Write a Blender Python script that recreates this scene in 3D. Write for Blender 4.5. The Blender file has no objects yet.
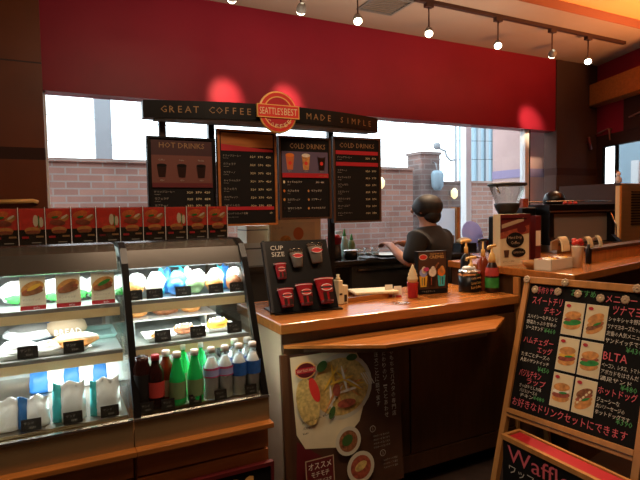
import bpy, math, random
from mathutils import Vector, Matrix
C = bpy.context.scene.collection
R = math.radians
rnd = random.Random(7)

# ------------------------------------------------------------------ camera, world, exposure
sc = bpy.context.scene
sc.view_settings.view_transform = 'Standard'
sc.view_settings.look = 'None'
sc.view_settings.gamma = 1.0
sc.view_settings.exposure = 0.0
EYE = 1.45
YAW, PITCH, ROLL, FPX = 27.0, 3.1, -1.0, 520.0
cd = bpy.data.cameras.new('camera'); cam = bpy.data.objects.new('camera', cd); C.objects.link(cam)
cd.sensor_width = 36; cd.lens = FPX/640*36; cd.clip_start = 0.02
fw = Vector((math.sin(R(YAW))*math.cos(R(PITCH)), math.cos(R(YAW))*math.cos(R(PITCH)), -math.sin(R(PITCH))))
rt = Vector((math.cos(R(YAW)), -math.sin(R(YAW)), 0)); up = rt.cross(fw)
r2 = rt*math.cos(R(ROLL)) + up*math.sin(R(ROLL)); u2 = -rt*math.sin(R(ROLL)) + up*math.cos(R(ROLL))
M = Matrix((r2, u2, -fw)).transposed().to_4x4(); M.translation = (0, 0, EYE)
cam.matrix_world = M; sc.camera = cam

w = bpy.data.worlds.new('sky'); sc.world = w; w.use_nodes = True
bg = w.node_tree.nodes['Background']; bg.inputs[0].default_value = (0.86, 0.93, 1.0, 1); bg.inputs[1].default_value = 4.6

def spot(loc, tgt, power, color=(1, .62, .33), angle=50, blend=.6, size=.03):
    l = bpy.data.lights.new('spot_light', 'SPOT'); l.energy = power; l.color = color
    l.spot_size = R(angle); l.spot_blend = blend; l.shadow_soft_size = size
    o = bpy.data.objects.new('spot_light', l); C.objects.link(o); o.location = loc
    o.rotation_euler = (Vector(tgt)-Vector(loc)).to_track_quat('-Z', 'Y').to_euler()
    return o
def area(loc, tgt, power, color, sx, sy):
    l = bpy.data.lights.new('area_light', 'AREA'); l.energy = power; l.color = color
    l.shape = 'RECTANGLE'; l.size = sx; l.size_y = sy
    o = bpy.data.objects.new('area_light', l); C.objects.link(o); o.location = loc
    o.rotation_euler = (Vector(tgt)-Vector(loc)).to_track_quat('-Z', 'Y').to_euler()
    return o
# added warm fill over the customer side: unseen area lights with no fixtures
area((.8, 1.25, 3.14), (.8, 1.35, 0), 38, (1, .72, .48), 1.2, .5)
area((3.0, 1.2, 3.14), (3.0, 1.3, 0), 13, (1, .68, .40), .8, .5)
# unseen area light added above the header sign to brighten ceiling and red wall
area((1.9, 3.2, 2.35), (1.9, 3.3, 3.1), 14, (1, .80, .62), 3.2, .04)
area((-1.2, 0.4, 3.12), (-1.2, .5, 0), 9, (1, .72, .48), .8, .8)  # more added fill, unseen, on the customer side
# added unseen spot, standing in for cove lamps, washes the recessed ceiling orange
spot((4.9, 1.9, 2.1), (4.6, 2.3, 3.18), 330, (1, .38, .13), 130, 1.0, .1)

# ------------------------------------------------------------------ materials
def hexc(h):
    h = h.lstrip('#'); v = [int(h[i:i+2], 16)/255 for i in (0, 2, 4)]
    return tuple(x/12.92 if x <= .04045 else ((x+.055)/1.055)**2.4 for x in v)+(1,)
MATS = {}
def mat(name, col, rough=.5, metal=0, var=0, scale=8, emit=0, spec=.5, trans=0, bump=0, stretch=(1, 1, 1)):
    if name in MATS: return MATS[name]
    m = bpy.data.materials.new(name); m.use_nodes = True; nt = m.node_tree; b = nt.nodes['Principled BSDF']
    c = hexc(col); b.inputs['Base Color'].default_value = c
    b.inputs['Roughness'].default_value = rough; b.inputs['Metallic'].default_value = metal
    b.inputs['Specular IOR Level'].default_value = spec
    if trans: b.inputs['Transmission Weight'].default_value = trans
    if emit: b.inputs['Emission Color'].default_value = c; b.inputs['Emission Strength'].default_value = emit
    if var or bump:
        tc = nt.nodes.new('ShaderNodeTexCoord'); mp = nt.nodes.new('ShaderNodeMapping'); mp.inputs['Scale'].default_value = stretch
        n = nt.nodes.new('ShaderNodeTexNoise'); n.inputs['Scale'].default_value = scale; n.inputs['Detail'].default_value = 5
        nt.links.new(tc.outputs['Object'], mp.inputs[0]); nt.links.new(mp.outputs[0], n.inputs['Vector'])
    if var:
        r = nt.nodes.new('ShaderNodeValToRGB'); r.color_ramp.elements[0].position = .3; r.color_ramp.elements[1].position = .7
        r.color_ramp.elements[0].color = tuple(x*(1-var) for x in c[:3])+(1,)
        r.color_ramp.elements[1].color = tuple(min(1, x*(1+var)) for x in c[:3])+(1,)
        nt.links.new(n.outputs['Fac'], r.inputs[0]); nt.links.new(r.outputs[0], b.inputs['Base Color'])
    if bump:
        bp = nt.nodes.new('ShaderNodeBump'); bp.inputs['Strength'].default_value = bump; bp.inputs['Distance'].default_value = .01
        nt.links.new(n.outputs['Fac'], bp.inputs['Height']); nt.links.new(bp.outputs[0], b.inputs['Normal'])
    MATS[name] = m; return m
def glass(name, tint='#ffffff', refl=.08, rough=.01):
    m = bpy.data.materials.new(name); m.use_nodes = True; nt = m.node_tree; nt.nodes.clear()
    o = nt.nodes.new('ShaderNodeOutputMaterial'); mx = nt.nodes.new('ShaderNodeMixShader')
    t = nt.nodes.new('ShaderNodeBsdfTransparent'); t.inputs[0].default_value = hexc(tint)
    g = nt.nodes.new('ShaderNodeBsdfGlossy'); g.inputs['Roughness'].default_value = rough
    lw = nt.nodes.new('ShaderNodeLayerWeight'); lw.inputs[0].default_value = .25
    mm = nt.nodes.new('ShaderNodeMath'); mm.operation = 'MULTIPLY_ADD'; mm.inputs[1].default_value = .35; mm.inputs[2].default_value = refl*.4
    nt.links.new(lw.outputs['Fresnel'], mm.inputs[0]); nt.links.new(mm.outputs[0], mx.inputs[0])
    nt.links.new(t.outputs[0], mx.inputs[1]); nt.links.new(g.outputs[0], mx.inputs[2]); nt.links.new(mx.outputs[0], o.inputs[0])
    MATS[name] = m; return m
def brick(name, c1, c2, mortar, scale=1.0):
    m = bpy.data.materials.new(name); m.use_nodes = True; nt = m.node_tree; b = nt.nodes['Principled BSDF']
    tc = nt.nodes.new('ShaderNodeTexCoord'); sx = nt.nodes.new('ShaderNodeSeparateXYZ'); cx = nt.nodes.new('ShaderNodeCombineXYZ')
    nt.links.new(tc.outputs['Object'], sx.inputs[0])
    ad = nt.nodes.new('ShaderNodeMath'); nt.links.new(sx.outputs[0], ad.inputs[0]); nt.links.new(sx.outputs[1], ad.inputs[1])
    nt.links.new(ad.outputs[0], cx.inputs[0]); nt.links.new(sx.outputs[2], cx.inputs[1])
    t = nt.nodes.new('ShaderNodeTexBrick'); t.inputs['Scale'].default_value = scale
    t.inputs['Color1'].default_value = hexc(c1); t.inputs['Color2'].default_value = hexc(c2); t.inputs['Mortar'].default_value = hexc(mortar)
    t.inputs['Brick Width'].default_value = .26; t.inputs['Row Height'].default_value = .08; t.inputs['Mortar Size'].default_value = .009
    n = nt.nodes.new('ShaderNodeTexNoise'); n.inputs['Scale'].default_value = 1.7
    mx = nt.nodes.new('ShaderNodeMix'); mx.data_type = 'RGBA'; mx.blend_type = 'MULTIPLY'; mx.inputs[0].default_value = .6
    nt.links.new(tc.outputs['Object'], n.inputs['Vector'])
    nt.links.new(cx.outputs[0], t.inputs['Vector']); nt.links.new(t.outputs[0], mx.inputs[6]); nt.links.new(n.outputs[0], mx.inputs[7])
    nt.links.new(mx.outputs[2], b.inputs['Base Color']); b.inputs['Roughness'].default_value = .9
    MATS[name] = m; return m

mat('red_wall', '#8a1f30', .38, var=.12, scale=1.5, spec=.22)
mat('brown_panel', '#6b3416', .35, var=.12, scale=3, spec=.4)
mat('brown_groove', '#3a2018', .6)
mat('taupe', '#4c3a34', .75, var=.1, scale=2, spec=.12)
mat('dark_brown', '#3c2620', .7, spec=.15, var=.1, scale=2)
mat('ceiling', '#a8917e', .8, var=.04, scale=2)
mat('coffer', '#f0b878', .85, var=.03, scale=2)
mat('riser', '#8a5a4c', .7)
mat('floor', '#3a2c26', .5, var=.25, scale=12)
mat('plaster', '#8c7a68', .8, var=.05)
mat('wood', '#a8622f', .33, var=.22, scale=5, stretch=(1, 9, 14))
mat('wood_top', '#a86830', .22, var=.20, scale=4, stretch=(1, 9, 9), spec=.6)
mat('wood_dark', '#50321c', .42, var=.22, scale=5, stretch=(8, 8, 1))
mat('wood_front', '#a8642e', .4, var=.18, scale=4, stretch=(1, 9, 12))
mat('wood_light', '#b57c42', .45, var=.18, scale=5, stretch=(6, 6, 1.2))
mat('beige', '#b8a286', .6, var=.06)
mat('steel', '#a59a8c', .3, 1, var=.08, scale=3, stretch=(1, 1, 20))
mat('steel_dark', '#45403a', .22, .3, var=.1, scale=3)
mat('steel_panel', '#a8926c', .34, .6, var=.08, scale=2, stretch=(1, 1, 16))
mat('alu', '#c6ccc9', .35, .8)
mat('aqua_edge', '#9fc4bf', .3)
mat('black', '#0b0909', .35, spec=.35)
mat('black_matte', '#100d0d', .7, spec=.25)
mat('charcoal', '#1d1a19', .5)
mat('grey', '#77736e', .6)
mat('tan_strip', '#d9bb8c', .5, emit=0)
mat('white', '#f2efe8', .5)
mat('paper', '#e9dec8', .7)
mat('cream', '#e8d5a8', .6)
mat('red', '#b3202a', .45)
mat('red_dark', '#5e1418', .5)
mat('red_bright', '#d8362c', .45)
mat('maroon', '#3c1316', .55)
mat('orange', '#e07a28', .5)
mat('gold', '#eeb768', .35)
mat('gold_text', '#9a7448', .5)
mat('pink_chalk', '#d8626c', .8)
mat('white_chalk', '#d8d0c0', .8)
mat('green_chalk', '#4f9a58', .8)
mat('board_black', '#0d0b0a', .8, spec=.2)
mat('grey_text', '#a39a8e', .6)
mat('brown_pic', '#6b3a30', .6)
mat('violet_pic', '#5f5068', .6)
mat('coffee', '#2a140e', .3)
mat('iced', '#c96a3a', .4)
mat('green', '#2f8a3a', .5, var=.3, scale=40)
mat('green_btl', '#22c060', .15, var=.05, emit=0)
mat('green_label', '#6f8a5e', .5)
mat('cola', '#2b1210', .15)
mat('cola_label', '#b03a34', .5)
mat('amber', '#7a2e14', .2)
mat('tan_label', '#b39a7c', .6)
mat('water', '#eef6f8', .2)
mat('blue', '#2b6cae', .4)
mat('blue_label', '#2a5fae', .4, var=.2, scale=60)
mat('pinkblue_label', '#9aa4d8', .4)
mat('magenta', '#c04878', .4)
mat('cyan', '#3fc4cc', .5, var=.2, scale=30)
mat('bread', '#c98a48', .6, var=.35, scale=45, bump=.4)
mat('bread_dark', '#8a5430', .6, var=.5, scale=60, bump=.5)
mat('icing', '#e8dcc8', .5, var=.15, scale=70)
mat('meat', '#9a4a34', .5, var=.4, scale=60)
mat('yellow', '#e6b33c', .5)
mat('pump_yellow', '#dcae62', .4)
mat('skin', '#a9735a', .5)
mat('hair', '#0d0a0a', .6)
mat('shirt', '#101013', .8)
mat('trousers', '#14151a', .8)
mat('shoe', '#0c0c0c', .5)
mat('pasta', '#c8a860', .5, var=.35, scale=60)
mat('plate', '#c9bfa6', .4)
mat('poster_brown', '#4a2c1a', .6, var=.15, scale=6)
mat('poster_cream', '#d9c8a0', .6, var=.1, scale=8)
mat('leafgreen', '#3b5a24', .6)
mat('win_white', '#eceff2', .5)
mat('blue_bldg', '#8fa6b4', .8, var=.08, scale=2, stretch=(6, 6, .4))
mat('pink_tile', '#d8b9b4', .7, var=.06, scale=4)
mat('lavender', '#a79ac0', .6)
mat('asphalt', '#8c8886', .9)
mat('pole_grey', '#8a9097', .5)
mat('bag_white', '#eef0f0', .35, var=.06, scale=20, bump=.6)
mat('silver', '#c9c4bb', .25, 1)
mat('lamp_on', '#fff2d0', .5, emit=9)
mat('led_on', '#f2faff', .5, emit=7)
mat('sconce_on', '#ffe9b0', .5, emit=1.2)
mat('card_orange', '#e8743a', .55, var=.35, scale=70)
mat('card_red', '#dc3a2e', .55, var=.25, scale=60)
glass('window_glass', '#f4f8f8', .05)
glass('case_glass', '#fcfffd', .05)
glass('clear_plastic', '#fbfaf6', .2, .1)
glass('bottle_clear', '#f8fcfd', .25, .05)
mat('purple_plastic', '#c8c6e8', .3)
glass('hopper_glass', '#dcdcd8', .15, .05)
mat('frosted', '#dfe6ee', .4)  # translucent mix added so the white panel looks brighter against the window
for _k in ('frosted', ):
    _n = MATS[_k].node_tree; _t = _n.nodes.new('ShaderNodeBsdfTranslucent'); _t.inputs[0].default_value = hexc('#e6edf4')
    _x = _n.nodes.new('ShaderNodeMixShader'); _x.inputs[0].default_value = .7; _n.links.new(_n.nodes['Principled BSDF'].outputs[0], _x.inputs[1]); _n.links.new(_t.outputs[0], _x.inputs[2]); _n.links.new(_x.outputs[0], _n.nodes['Material Output'].inputs[0])
_m = mat('purple_plastic', '#c8c6e8', .3); _n = _m.node_tree; _t = _n.nodes.new('ShaderNodeBsdfTranslucent'); _t.inputs[0].default_value = hexc('#d4d0ec')
_x = _n.nodes.new('ShaderNodeMixShader'); _x.inputs[0].default_value = .6; _n.links.new(_n.nodes['Principled BSDF'].outputs[0], _x.inputs[1]); _n.links.new(_t.outputs[0], _x.inputs[2]); _n.links.new(_x.outputs[0], _n.nodes['Material Output'].inputs[0])
brick('brick_pink', '#bb8a7a', '#a17468', '#b0a097')
brick('brick_brown', '#957a74', '#806c68', '#968b88')

# ------------------------------------------------------------------ mesh building
class MB:
    def __init__(s): s.v = []; s.f = []; s.m = []; s.names = []; s.xf = Matrix.Identity(4); s.sm = []
    def mi(s, m):
        if m not in s.names: s.names.append(m)
        return s.names.index(m)
    def add(s, vs, fs, m, smooth=False):
        k = len(s.v); i = s.mi(m)
        s.v += [tuple(s.xf @ Vector(p)) for p in vs]
        for f in fs: s.f.append([a+k for a in f]); s.m.append(i); s.sm.append(smooth)
        return s
    def box(s, x0, x1, y0, y1, z0, z1, m):
        return s.add([(x0, y0, z0), (x1, y0, z0), (x1, y1, z0), (x0, y1, z0), (x0, y0, z1), (x1, y0, z1), (x1, y1, z1), (x0, y1, z1)],
                     [(3, 2, 1, 0), (4, 5, 6, 7), (0, 1, 5, 4), (1, 2, 6, 5), (2, 3, 7, 6), (3, 0, 4, 7)], m)
    def prism(s, pts, z0, z1, m):      # xy polygon, counter-clockwise, extruded in z
        n = len(pts)
        return s.add([(x, y, z0) for x, y in pts]+[(x, y, z1) for x, y in pts],
                     [tuple(range(n-1, -1, -1)), tuple(range(n, 2*n))]+[(i, (i+1) % n, n+(i+1) % n, n+i) for i in range(n)], m)
    def sprism(s, pts, x0, x1, m):     # (y, z) polygon extruded along x
        n = len(pts)
        return s.add([(x0, y, z) for y, z in pts]+[(x1, y, z) for y, z in pts],
                     [tuple(range(n-1, -1, -1)), tuple(range(n, 2*n))]+[(i, (i+1) % n, n+(i+1) % n, n+i) for i in range(n)], m)
    def lathe(s, prof, m, c=(0, 0, 0), seg=20, cap=True):
        vs = []; fs = []
        for r, z in prof:
            for k in range(seg):
                a = 2*math.pi*k/seg; vs.append((c[0]+r*math.cos(a), c[1]+r*math.sin(a), c[2]+z))
        for i in range(len(prof)-1):
            for k in range(seg):
                a = i*seg+k; b = i*seg+(k+1) % seg; fs.append((a, b, b+seg, a+seg))
        if cap: fs.append(tuple(range(seg-1, -1, -1))); fs.append(tuple((len(prof)-1)*seg+k for k in range(seg)))
        return s.add(vs, fs, m, True)
    def tube(s, path, r, m, seg=8):
        vs = []; fs = []; P = [Vector(p) for p in path]; n = len(P)
        rr = r if isinstance(r, (list, tuple)) else [r]*n
        for i, p in enumerate(P):
            d = (P[min(i+1, n-1)]-P[max(i-1, 0)]).normalized()
            a = d.cross(Vector((0, 0, 1)));
            if a.length < .05: a = d.cross(Vector((0, 1, 0)))
            a.normalize(); b = d.cross(a)
            for k in range(seg):
                t = 2*math.pi*k/seg; vs.append(tuple(p+(a*math.cos(t)+b*math.sin(t))*rr[i]))
        for i in range(n-1):
            for k in range(seg): A = i*seg+k; B = i*seg+(k+1) % seg; fs.append((A, A+seg, B+seg, B))
        fs.append(tuple(range(seg))); fs.append(tuple((n-1)*seg+k for k in range(seg-1, -1, -1)))
        return s.add(vs, fs, m, True)
    def blob(s, c, r, m, seed=0, amp=.12, seg=14, rings=9):
        rg = random.Random(seed); ph = [rg.uniform(0, 6.28) for _ in range(6)]
        vs = [(c[0], c[1], c[2]-r[2])]; fs = []
        for i in range(1, rings):
            t = -math.pi/2+math.pi*i/rings
            for k in range(seg):
                a = 2*math.pi*k/seg
                q = 1+amp*(math.sin(3*a+ph[0]+4*t)*.5+math.sin(5*a+ph[1]-3*t)*.3+math.sin(2*a+ph[2]+7*t)*.4)
                vs.append((c[0]+r[0]*q*math.cos(t)*math.cos(a), c[1]+r[1]*q*math.cos(t)*math.sin(a), c[2]+r[2]*(1+.5*(q-1))*math.sin(t)))
        vs.append((c[0], c[1], c[2]+r[2])); L = len(vs)-1
        for k in range(seg):
            fs.append((0, 1+(k+1) % seg, 1+k)); fs.append((L, L-seg+k, L-seg+(k+1) % seg))
        for i in range(rings-2):
            for k in range(seg): A = 1+i*seg+k; B = 1+i*seg+(k+1) % seg; fs.append((A, B, B+seg, A+seg))
        return s.add(vs, fs, m, True)
    def build(s, name, parent=None, loc=(0, 0, 0), rot=(0, 0, 0), bevel=0, **kw):
        me = bpy.data.meshes.new(name); me.from_pydata(s.v, [], s.f)
        for n in s.names: me.materials.append(MATS[n])
        me.polygons.foreach_set('material_index', s.m); me.polygons.foreach_set('use_smooth', s.sm); me.update()
        o = bpy.data.objects.new(name, me); C.objects.link(o); o.location = loc; o.rotation_euler = rot
        if parent: o.parent = parent
        if bevel:
            b = o.modifiers.new('bevel', 'BEVEL'); b.width = bevel; b.segments = 2; b.limit_method = 'ANGLE'
        for k, v in kw.items(): o[k] = v
        return o
TXT = {}
def text_geo(t, res):
    if (t, res) in TXT: return TXT[(t, res)]
    cu = bpy.data.curves.new('txt', 'FONT'); cu.body = t; cu.size = 1; cu.resolution_u = res; cu.align_x = 'LEFT'
    o = bpy.data.objects.new('txt', cu); me = o.to_mesh()
    vs = [(v.co.x, v.co.y) for v in me.vertices]; fs = [tuple(p.vertices) for p in me.polygons]
    o.to_mesh_clear(); bpy.data.objects.remove(o); bpy.data.curves.remove(cu)
    if not vs: vs = [(0, 0)]
    g = (vs, fs, min(v[0] for v in vs), max(v[0] for v in vs), min(v[1] for v in vs), max(v[1] for v in vs)); TXT[(t, res)] = g; return g
class Canvas(MB):                       # a printed face in the local xz plane, looking towards -y; each layer 0.4 mm proud of the last
    def __init__(s, y=0): super().__init__(); s.n = 0; s.y0 = y
    def lay(s, k=None): s.n = (s.n+1) if k is None else k; return s.y0-.0004*s.n
    def rect(s, x0, x1, z0, z1, m, k=None):
        y = s.lay(k); return s.add([(x0, y, z0), (x1, y, z0), (x1, y, z1), (x0, y, z1)], [(0, 1, 2, 3)], m)
    def poly(s, pts, m, k=None):
        y = s.lay(k); return s.add([(x, y, z) for x, z in pts], [tuple(range(len(pts)))], m)
    def ell(s, x, z, rx, rz, m, k=None, seg=24, rot=0):
        c, q = math.cos(rot), math.sin(rot)
        P = [(rx*math.cos(2*math.pi*i/seg), rz*math.sin(2*math.pi*i/seg)) for i in range(seg)]
        return s.poly([(x+a*c-b*q, z+a*q+b*c) for a, b in P], m, k)
    def text(s, t, x, z, h, m, w=None, k=None, res=1, align='l', rot=0, wmax=None):   # h: height of the glyph box; w: forced width
        vs, fs, a, b, lo, hi = text_geo(t, res); sy = h/max(hi-lo, .3); sx = sy if w is None else w/max(b-a, .01)
        if wmax and w is None and (b-a)*sx > wmax: sx = wmax/(b-a)
        W = (b-a)*sx; ox = x-(W/2 if align == 'c' else W if align == 'r' else 0); y = s.lay(k)
        c, q = math.cos(rot), math.sin(rot); out = []
        for p in vs:
            X = ox+(p[0]-a)*sx-x; Z = (p[1]-lo)*sy; out.append((x+X*c-Z*q, y, z+X*q+Z*c))
        return s.add(out, fs, m)
def thing(name, label, cat, loc=(0, 0, 0), rotz=0, group=None, rot=None):
    o = bpy.data.objects.new(name, None); C.objects.link(o); o.location = loc; o.rotation_euler = rot or (0, 0, R(rotz))
    o.empty_display_size = .05; o['label'] = label; o['category'] = cat
    if group: o['group'] = group
    return o
def tag(o, label, cat, group=None):
    o['label'] = label; o['category'] = cat
    if group: o['group'] = group
    return o
def dup(root, loc, label, rotz=None, group=None):
    r = root.copy(); C.objects.link(r); r.location = loc; r['label'] = label
    if rotz is not None: r.rotation_euler = (0, 0, R(rotz))
    if group: r['group'] = group
    for ch in list(root.children):
        c = ch.copy(); C.objects.link(c); c.parent = r
        for g in ch.children:
            d = g.copy(); C.objects.link(d); d.parent = c
    return r
def struct(name, mb, **k): o = mb.build(name, **k); o['kind'] = 'structure'; return o
# ------------------------------------------------------------------ the setting
CE = 3.10; WY = 4.05
b = MB(); b.box(-3.2, 6.8, -3.2, 4.3, -.1, 0, 'floor'); struct('floor', b)
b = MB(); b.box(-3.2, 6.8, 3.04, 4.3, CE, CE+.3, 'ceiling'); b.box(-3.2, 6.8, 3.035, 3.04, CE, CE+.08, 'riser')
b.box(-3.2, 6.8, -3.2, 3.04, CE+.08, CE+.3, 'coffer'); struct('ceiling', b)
b = MB(); b.box(-.035, 5.06, WY, WY+.15, 2.31, CE, 'red_wall'); struct('wall_back', b)
b = MB(); b.box(-.035, 5.06, WY, WY+.15, 0, .98, 'plaster'); b.box(-.035, 5.06, WY-.03, WY+.17, .98, 1.0, 'white'); struct('trim_3', b)
b = MB()
for z0, z1, m in ((0, 1.83, 'brown_panel'), (1.83, 1.91, 'dark_brown'), (1.91, 2.465, 'brown_panel'), (2.465, 2.475, 'brown_groove'), (2.475, CE, 'brown_panel')):
    b.box(-3.2, -.035, WY-.08, WY+.15, z0, z1, m)
struct('trim_1', b)
b = MB(); b.box(5.06, 5.80, WY-.015, WY+.15, 0, 1.82, 'taupe'); b.box(5.06, 5.80, WY-.02, WY+.15, 1.82, 1.9, 'dark_brown'); b.box(5.06, 5.80, WY-.015, WY+.15, 1.9, CE, 'taupe')
struct('trim_2', b)
b = MB(); b.box(-3.3, -3.2, -3.2, 4.3, 0, CE+.08, 'plaster'); struct('wall_left', b)
b = MB(); b.box(-3.3, 6.8, -3.3, -3.2, 0, CE+.08, 'plaster'); struct('wall_front', b)
b = MB(); b.box(6.7, 6.8, -3.2, 3.0, 0, CE+.08, 'plaster'); struct('wall_side', b)
# right-hand wall: local x runs from the far corner towards the camera side, -y looks into the room
RW = dict(loc=(5.76, 4.05, 0), rot=(0, 0, R(-110.2)))
def rwall(t, p, z=0):
    a = R(-110.2); return (5.76+t*math.cos(a)+p*math.sin(a), 4.05+t*math.sin(a)-p*math.cos(a), z)
b = MB()
b.box(-.1, .12, 0, .04, 0, 2.28, 'dark_brown'); b.box(.12, 1.7, 0, .05, 0, 1.68, 'taupe'); b.box(.12, 1.7, 0, .05, 2.15, 2.28, 'dark_brown')
b.box(1.7, 4.2, 0, .15, 0, 2.28, 'dark_brown'); b.box(-.1, 4.2, 0, .15, 2.28, CE, 'red_wall'); b.box(4.2, 4.5, -.6, .15, 0, CE, 'dark_brown')
b.box(.48, 4.2, -.01, 0, 2.28, 2.62, 'dark_brown')
struct('wall_right', b, **RW)
w2 = bpy.data.objects.new('window_2', None); C.objects.link(w2); w2.location = RW['loc']; w2.rotation_euler = RW['rot']; w2['kind'] = 'structure'
f = MB()
f.box(.12, 1.7, .0, .05, 1.68, 1.69, 'black'); f.box(.12, 1.7, .0, .05, 2.14, 2.15, 'black')
for t, q in ((.12, .006), (.335, .03), (1.0, .03), (1.68, .02)): f.box(t, t+q, .0, .03, 1.69, 2.14, 'black')
f.build('window_frame', w2)
g = MB(); g.box(.126, 1.68, .012, .016, 1.69, 2.14, 'window_glass'); g.build('window_pane', w2)
w1 = bpy.data.objects.new('window_1', None); C.objects.link(w1); w1['kind'] = 'structure'
f = MB()
for x0, x1, m in ((-.035, -.02, 'win_white'), (4.64, 4.70, 'win_white'), (4.70, 4.72, 'charcoal')):
    f.box(x0, x1, WY+.05, WY+.12, 1.0, 2.31, m)
f.box(-.035, 5.06, WY+.05, WY+.12, 1.0, 1.03, 'win_white')
f.build('window_frame', w1)
g = MB(); g.box(-.06, 4.70, WY+.085, WY+.09, 1.02, 2.31, 'window_glass'); g.build('window_pane', w1)

# ------------------------------------------------------------------ outside the windows
b = MB(); b.box(-12, 40, 4.32, 40, -.2, -.15, 'asphalt'); o = b.build('pavement'); o['kind'] = 'structure'
b = MB(); b.box(-6, 4.93, 6.5, 6.75, -.15, 2.06, 'brick_pink'); b.box(-6, 4.93, 6.47, 6.78, 2.06, 2.1, 'brick_pink')
tag(b.build('brick_wall'), 'long low pinkish brick wall outside the back window, running behind the menu boards', 'wall')
b = MB(); b.box(5.06, 5.42, 6.45, 6.8, -.15, 2.31, 'brick_brown'); b.box(5.04, 5.44, 6.43, 6.82, 2.31, 2.35, 'brick_brown')
tag(b.build('brick_pillar'), 'tall narrow brown brick pillar outside, above the head of the person', 'pillar')
b = MB(); b.box(5.42, 6.05, 6.55, 6.78, -.15, 1.87, 'brick_brown'); b.box(5.42, 6.05, 6.53, 6.8, 1.87, 1.9, 'brick_brown')
tag(b.build('brick_wall'), 'short dark brick wall outside between the brick pillar and the white window post', 'wall')
b = MB(); b.box(6.2, 7.35, 6.9, 7.15, -.15, 1.9, 'brick_pink'); b.box(6.2, 7.35, 6.88, 7.17, 1.9, 1.94, 'brick_pink')
tag(b.build('brick_wall'), 'brick wall outside right of the white window post, below the blue-grey building', 'wall')
def building(x0, x1, y0, y1, z, label):
    r = thing('office_building', label, 'building', (x0, y0, 0))
    m = MB(); m.box(0, x1-x0, 0, y1-y0, -.15, z, 'blue_bldg'); m.build('facade', r)
    for i in range(3):
        p = MB(); xx = (x1-x0)*(i+.5)/3; p.box(xx-.04, xx+.04, -.06, 0, 0, z, 'pole_grey'); p.build('pilaster', r)
building(8.55, 9.25, 9, 9.5, 7, 'tall blue-grey building outside right of the white window post')
def sbuild():
    r = thing('ribbed_building', 'pale blue-grey ribbed building filling the small window in the right wall', 'building', (8.3, 4.0, 0))
    m = MB(); m.box(0, .3, -3.0, 1.42, -.15, 6, 'blue_bldg')
    m.build('facade', r)
    for i in range(9):
        p = MB(); y = -2.7+i*.42; p.box(-.05, 0, y, y+.05, 0, 6, 'pole_grey'); p.build('rib', r)
sbuild()
b = MB(); b.box(7.6, 8.1, 4.0, 4.72, -.15, 2.1, 'pink_tile'); b.box(7.57, 7.6, 4.66, 4.76, -.15, 2.12, 'win_white')
tag(b.build('pink_outbuilding'), 'low pale pink block outside the right-hand window with a white edge', 'building')
b = MB(); b.box(4.97, 5.6, 4.4, 4.9, -.15, 1.82, 'pink_tile'); b.box(4.96, 5.61, 4.39, 4.9, 1.82, 1.92, 'lavender'); b.box(4.97, 5.6, 4.4, 4.9, 1.92, 3.6, 'pink_tile')
tag(b.build('tiled_column'), 'pale pink tiled column with a lavender band outside, next to the brown corner', 'column')
b = MB(); b.box(.52, .72, 7.4, 7.6, -.15, 5, 'pole_grey'); tag(b.build('concrete_pole'), 'pale grey concrete utility pole above the brick wall at far left', 'pole')
b = MB(); x_ = 4.62; b.box(x_, x_+.085, 5.0, 5.1, -.15, 3.8, 'win_white'); tag(b.build('white_post'), 'bright white post outside the back window between the two brick walls', 'post')
r = thing('street_lamp', 'slim grey street lamp outside with a short curved arm, behind the short brick wall', 'street lamp', (6.50, 7.3, -.15))
b = MB(); b.tube([(0, 0, 0), (0, 0, 3.3)], [.035, .022], 'pole_grey'); b.build('pole', r)
b = MB(); b.tube([(0, 0, 2.5), (-.12, 0, 2.48), (-.22, 0, 2.56), (-.24, 0, 2.66)], .018, 'pole_grey'); b.tube([(-.24, 0, 2.64), (-.42, 0, 2.7)], .018, 'pole_grey'); b.build('arm', r)
b = MB(); b.lathe([(.02, 0), (.06, .03), (.07, .1), (.02, .13)], 'pole_grey', (-.43, 0, 2.66), 10); b.build('lamp_head', r)
def sconce(x, y, z, label):
    r = thing('wall_lantern', label, 'wall lamp', (x, y, z))
    b = MB(); b.lathe([(.015, 0), (.05, .04), (.055, .12), (.02, .17)], 'sconce_on', (0, -.07, 0), 12); b.build('shade', r)
    b = MB(); b.box(-.03, .03, -.02, 0, .03, .15, 'pole_grey'); b.build('back_plate', r)
sconce(4.28, 6.47, 1.77, 'small cream oval lantern on the long brick wall, right of the menu boards')
sconce(5.72, 6.53, 1.62, 'small cream oval lantern on the short dark brick wall')
r = thing('hanging_planter', 'blue-grey hanging pot on the brick pillar above the person', 'planter', (5.27, 6.43, 1.75))
b = MB(); b.lathe([(.05, 0), (.09, .06), (.1, .24), (.07, .3)], 'blue_bldg', (0, -.1, 0), 12); b.build('pot', r)
b = MB(); b.tube([(0, -.1, .28), (0, -.06, .42), (0, 0, .44)], .008, 'pole_grey'); b.build('bracket', r)
for x, y, z, dz, lb in ((-5, 9.5, 3.55, .4, 'upper'), (-5, 9.5, 3.2, .35, 'middle'), (-5, 9.5, 2.85, .45, 'lower')):
    b = MB(); n = 14
    b.tube([(x+16*i/n, y-1.1, z-.5*math.sin(math.pi*i/n)*.6-dz*i/n*.5) for i in range(n+1)], .006, 'charcoal', 5)
    tag(b.build('power_line'), lb+' of the thin dark power lines crossing the sky above the brick wall', 'cable', 'power lines outside')

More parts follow.
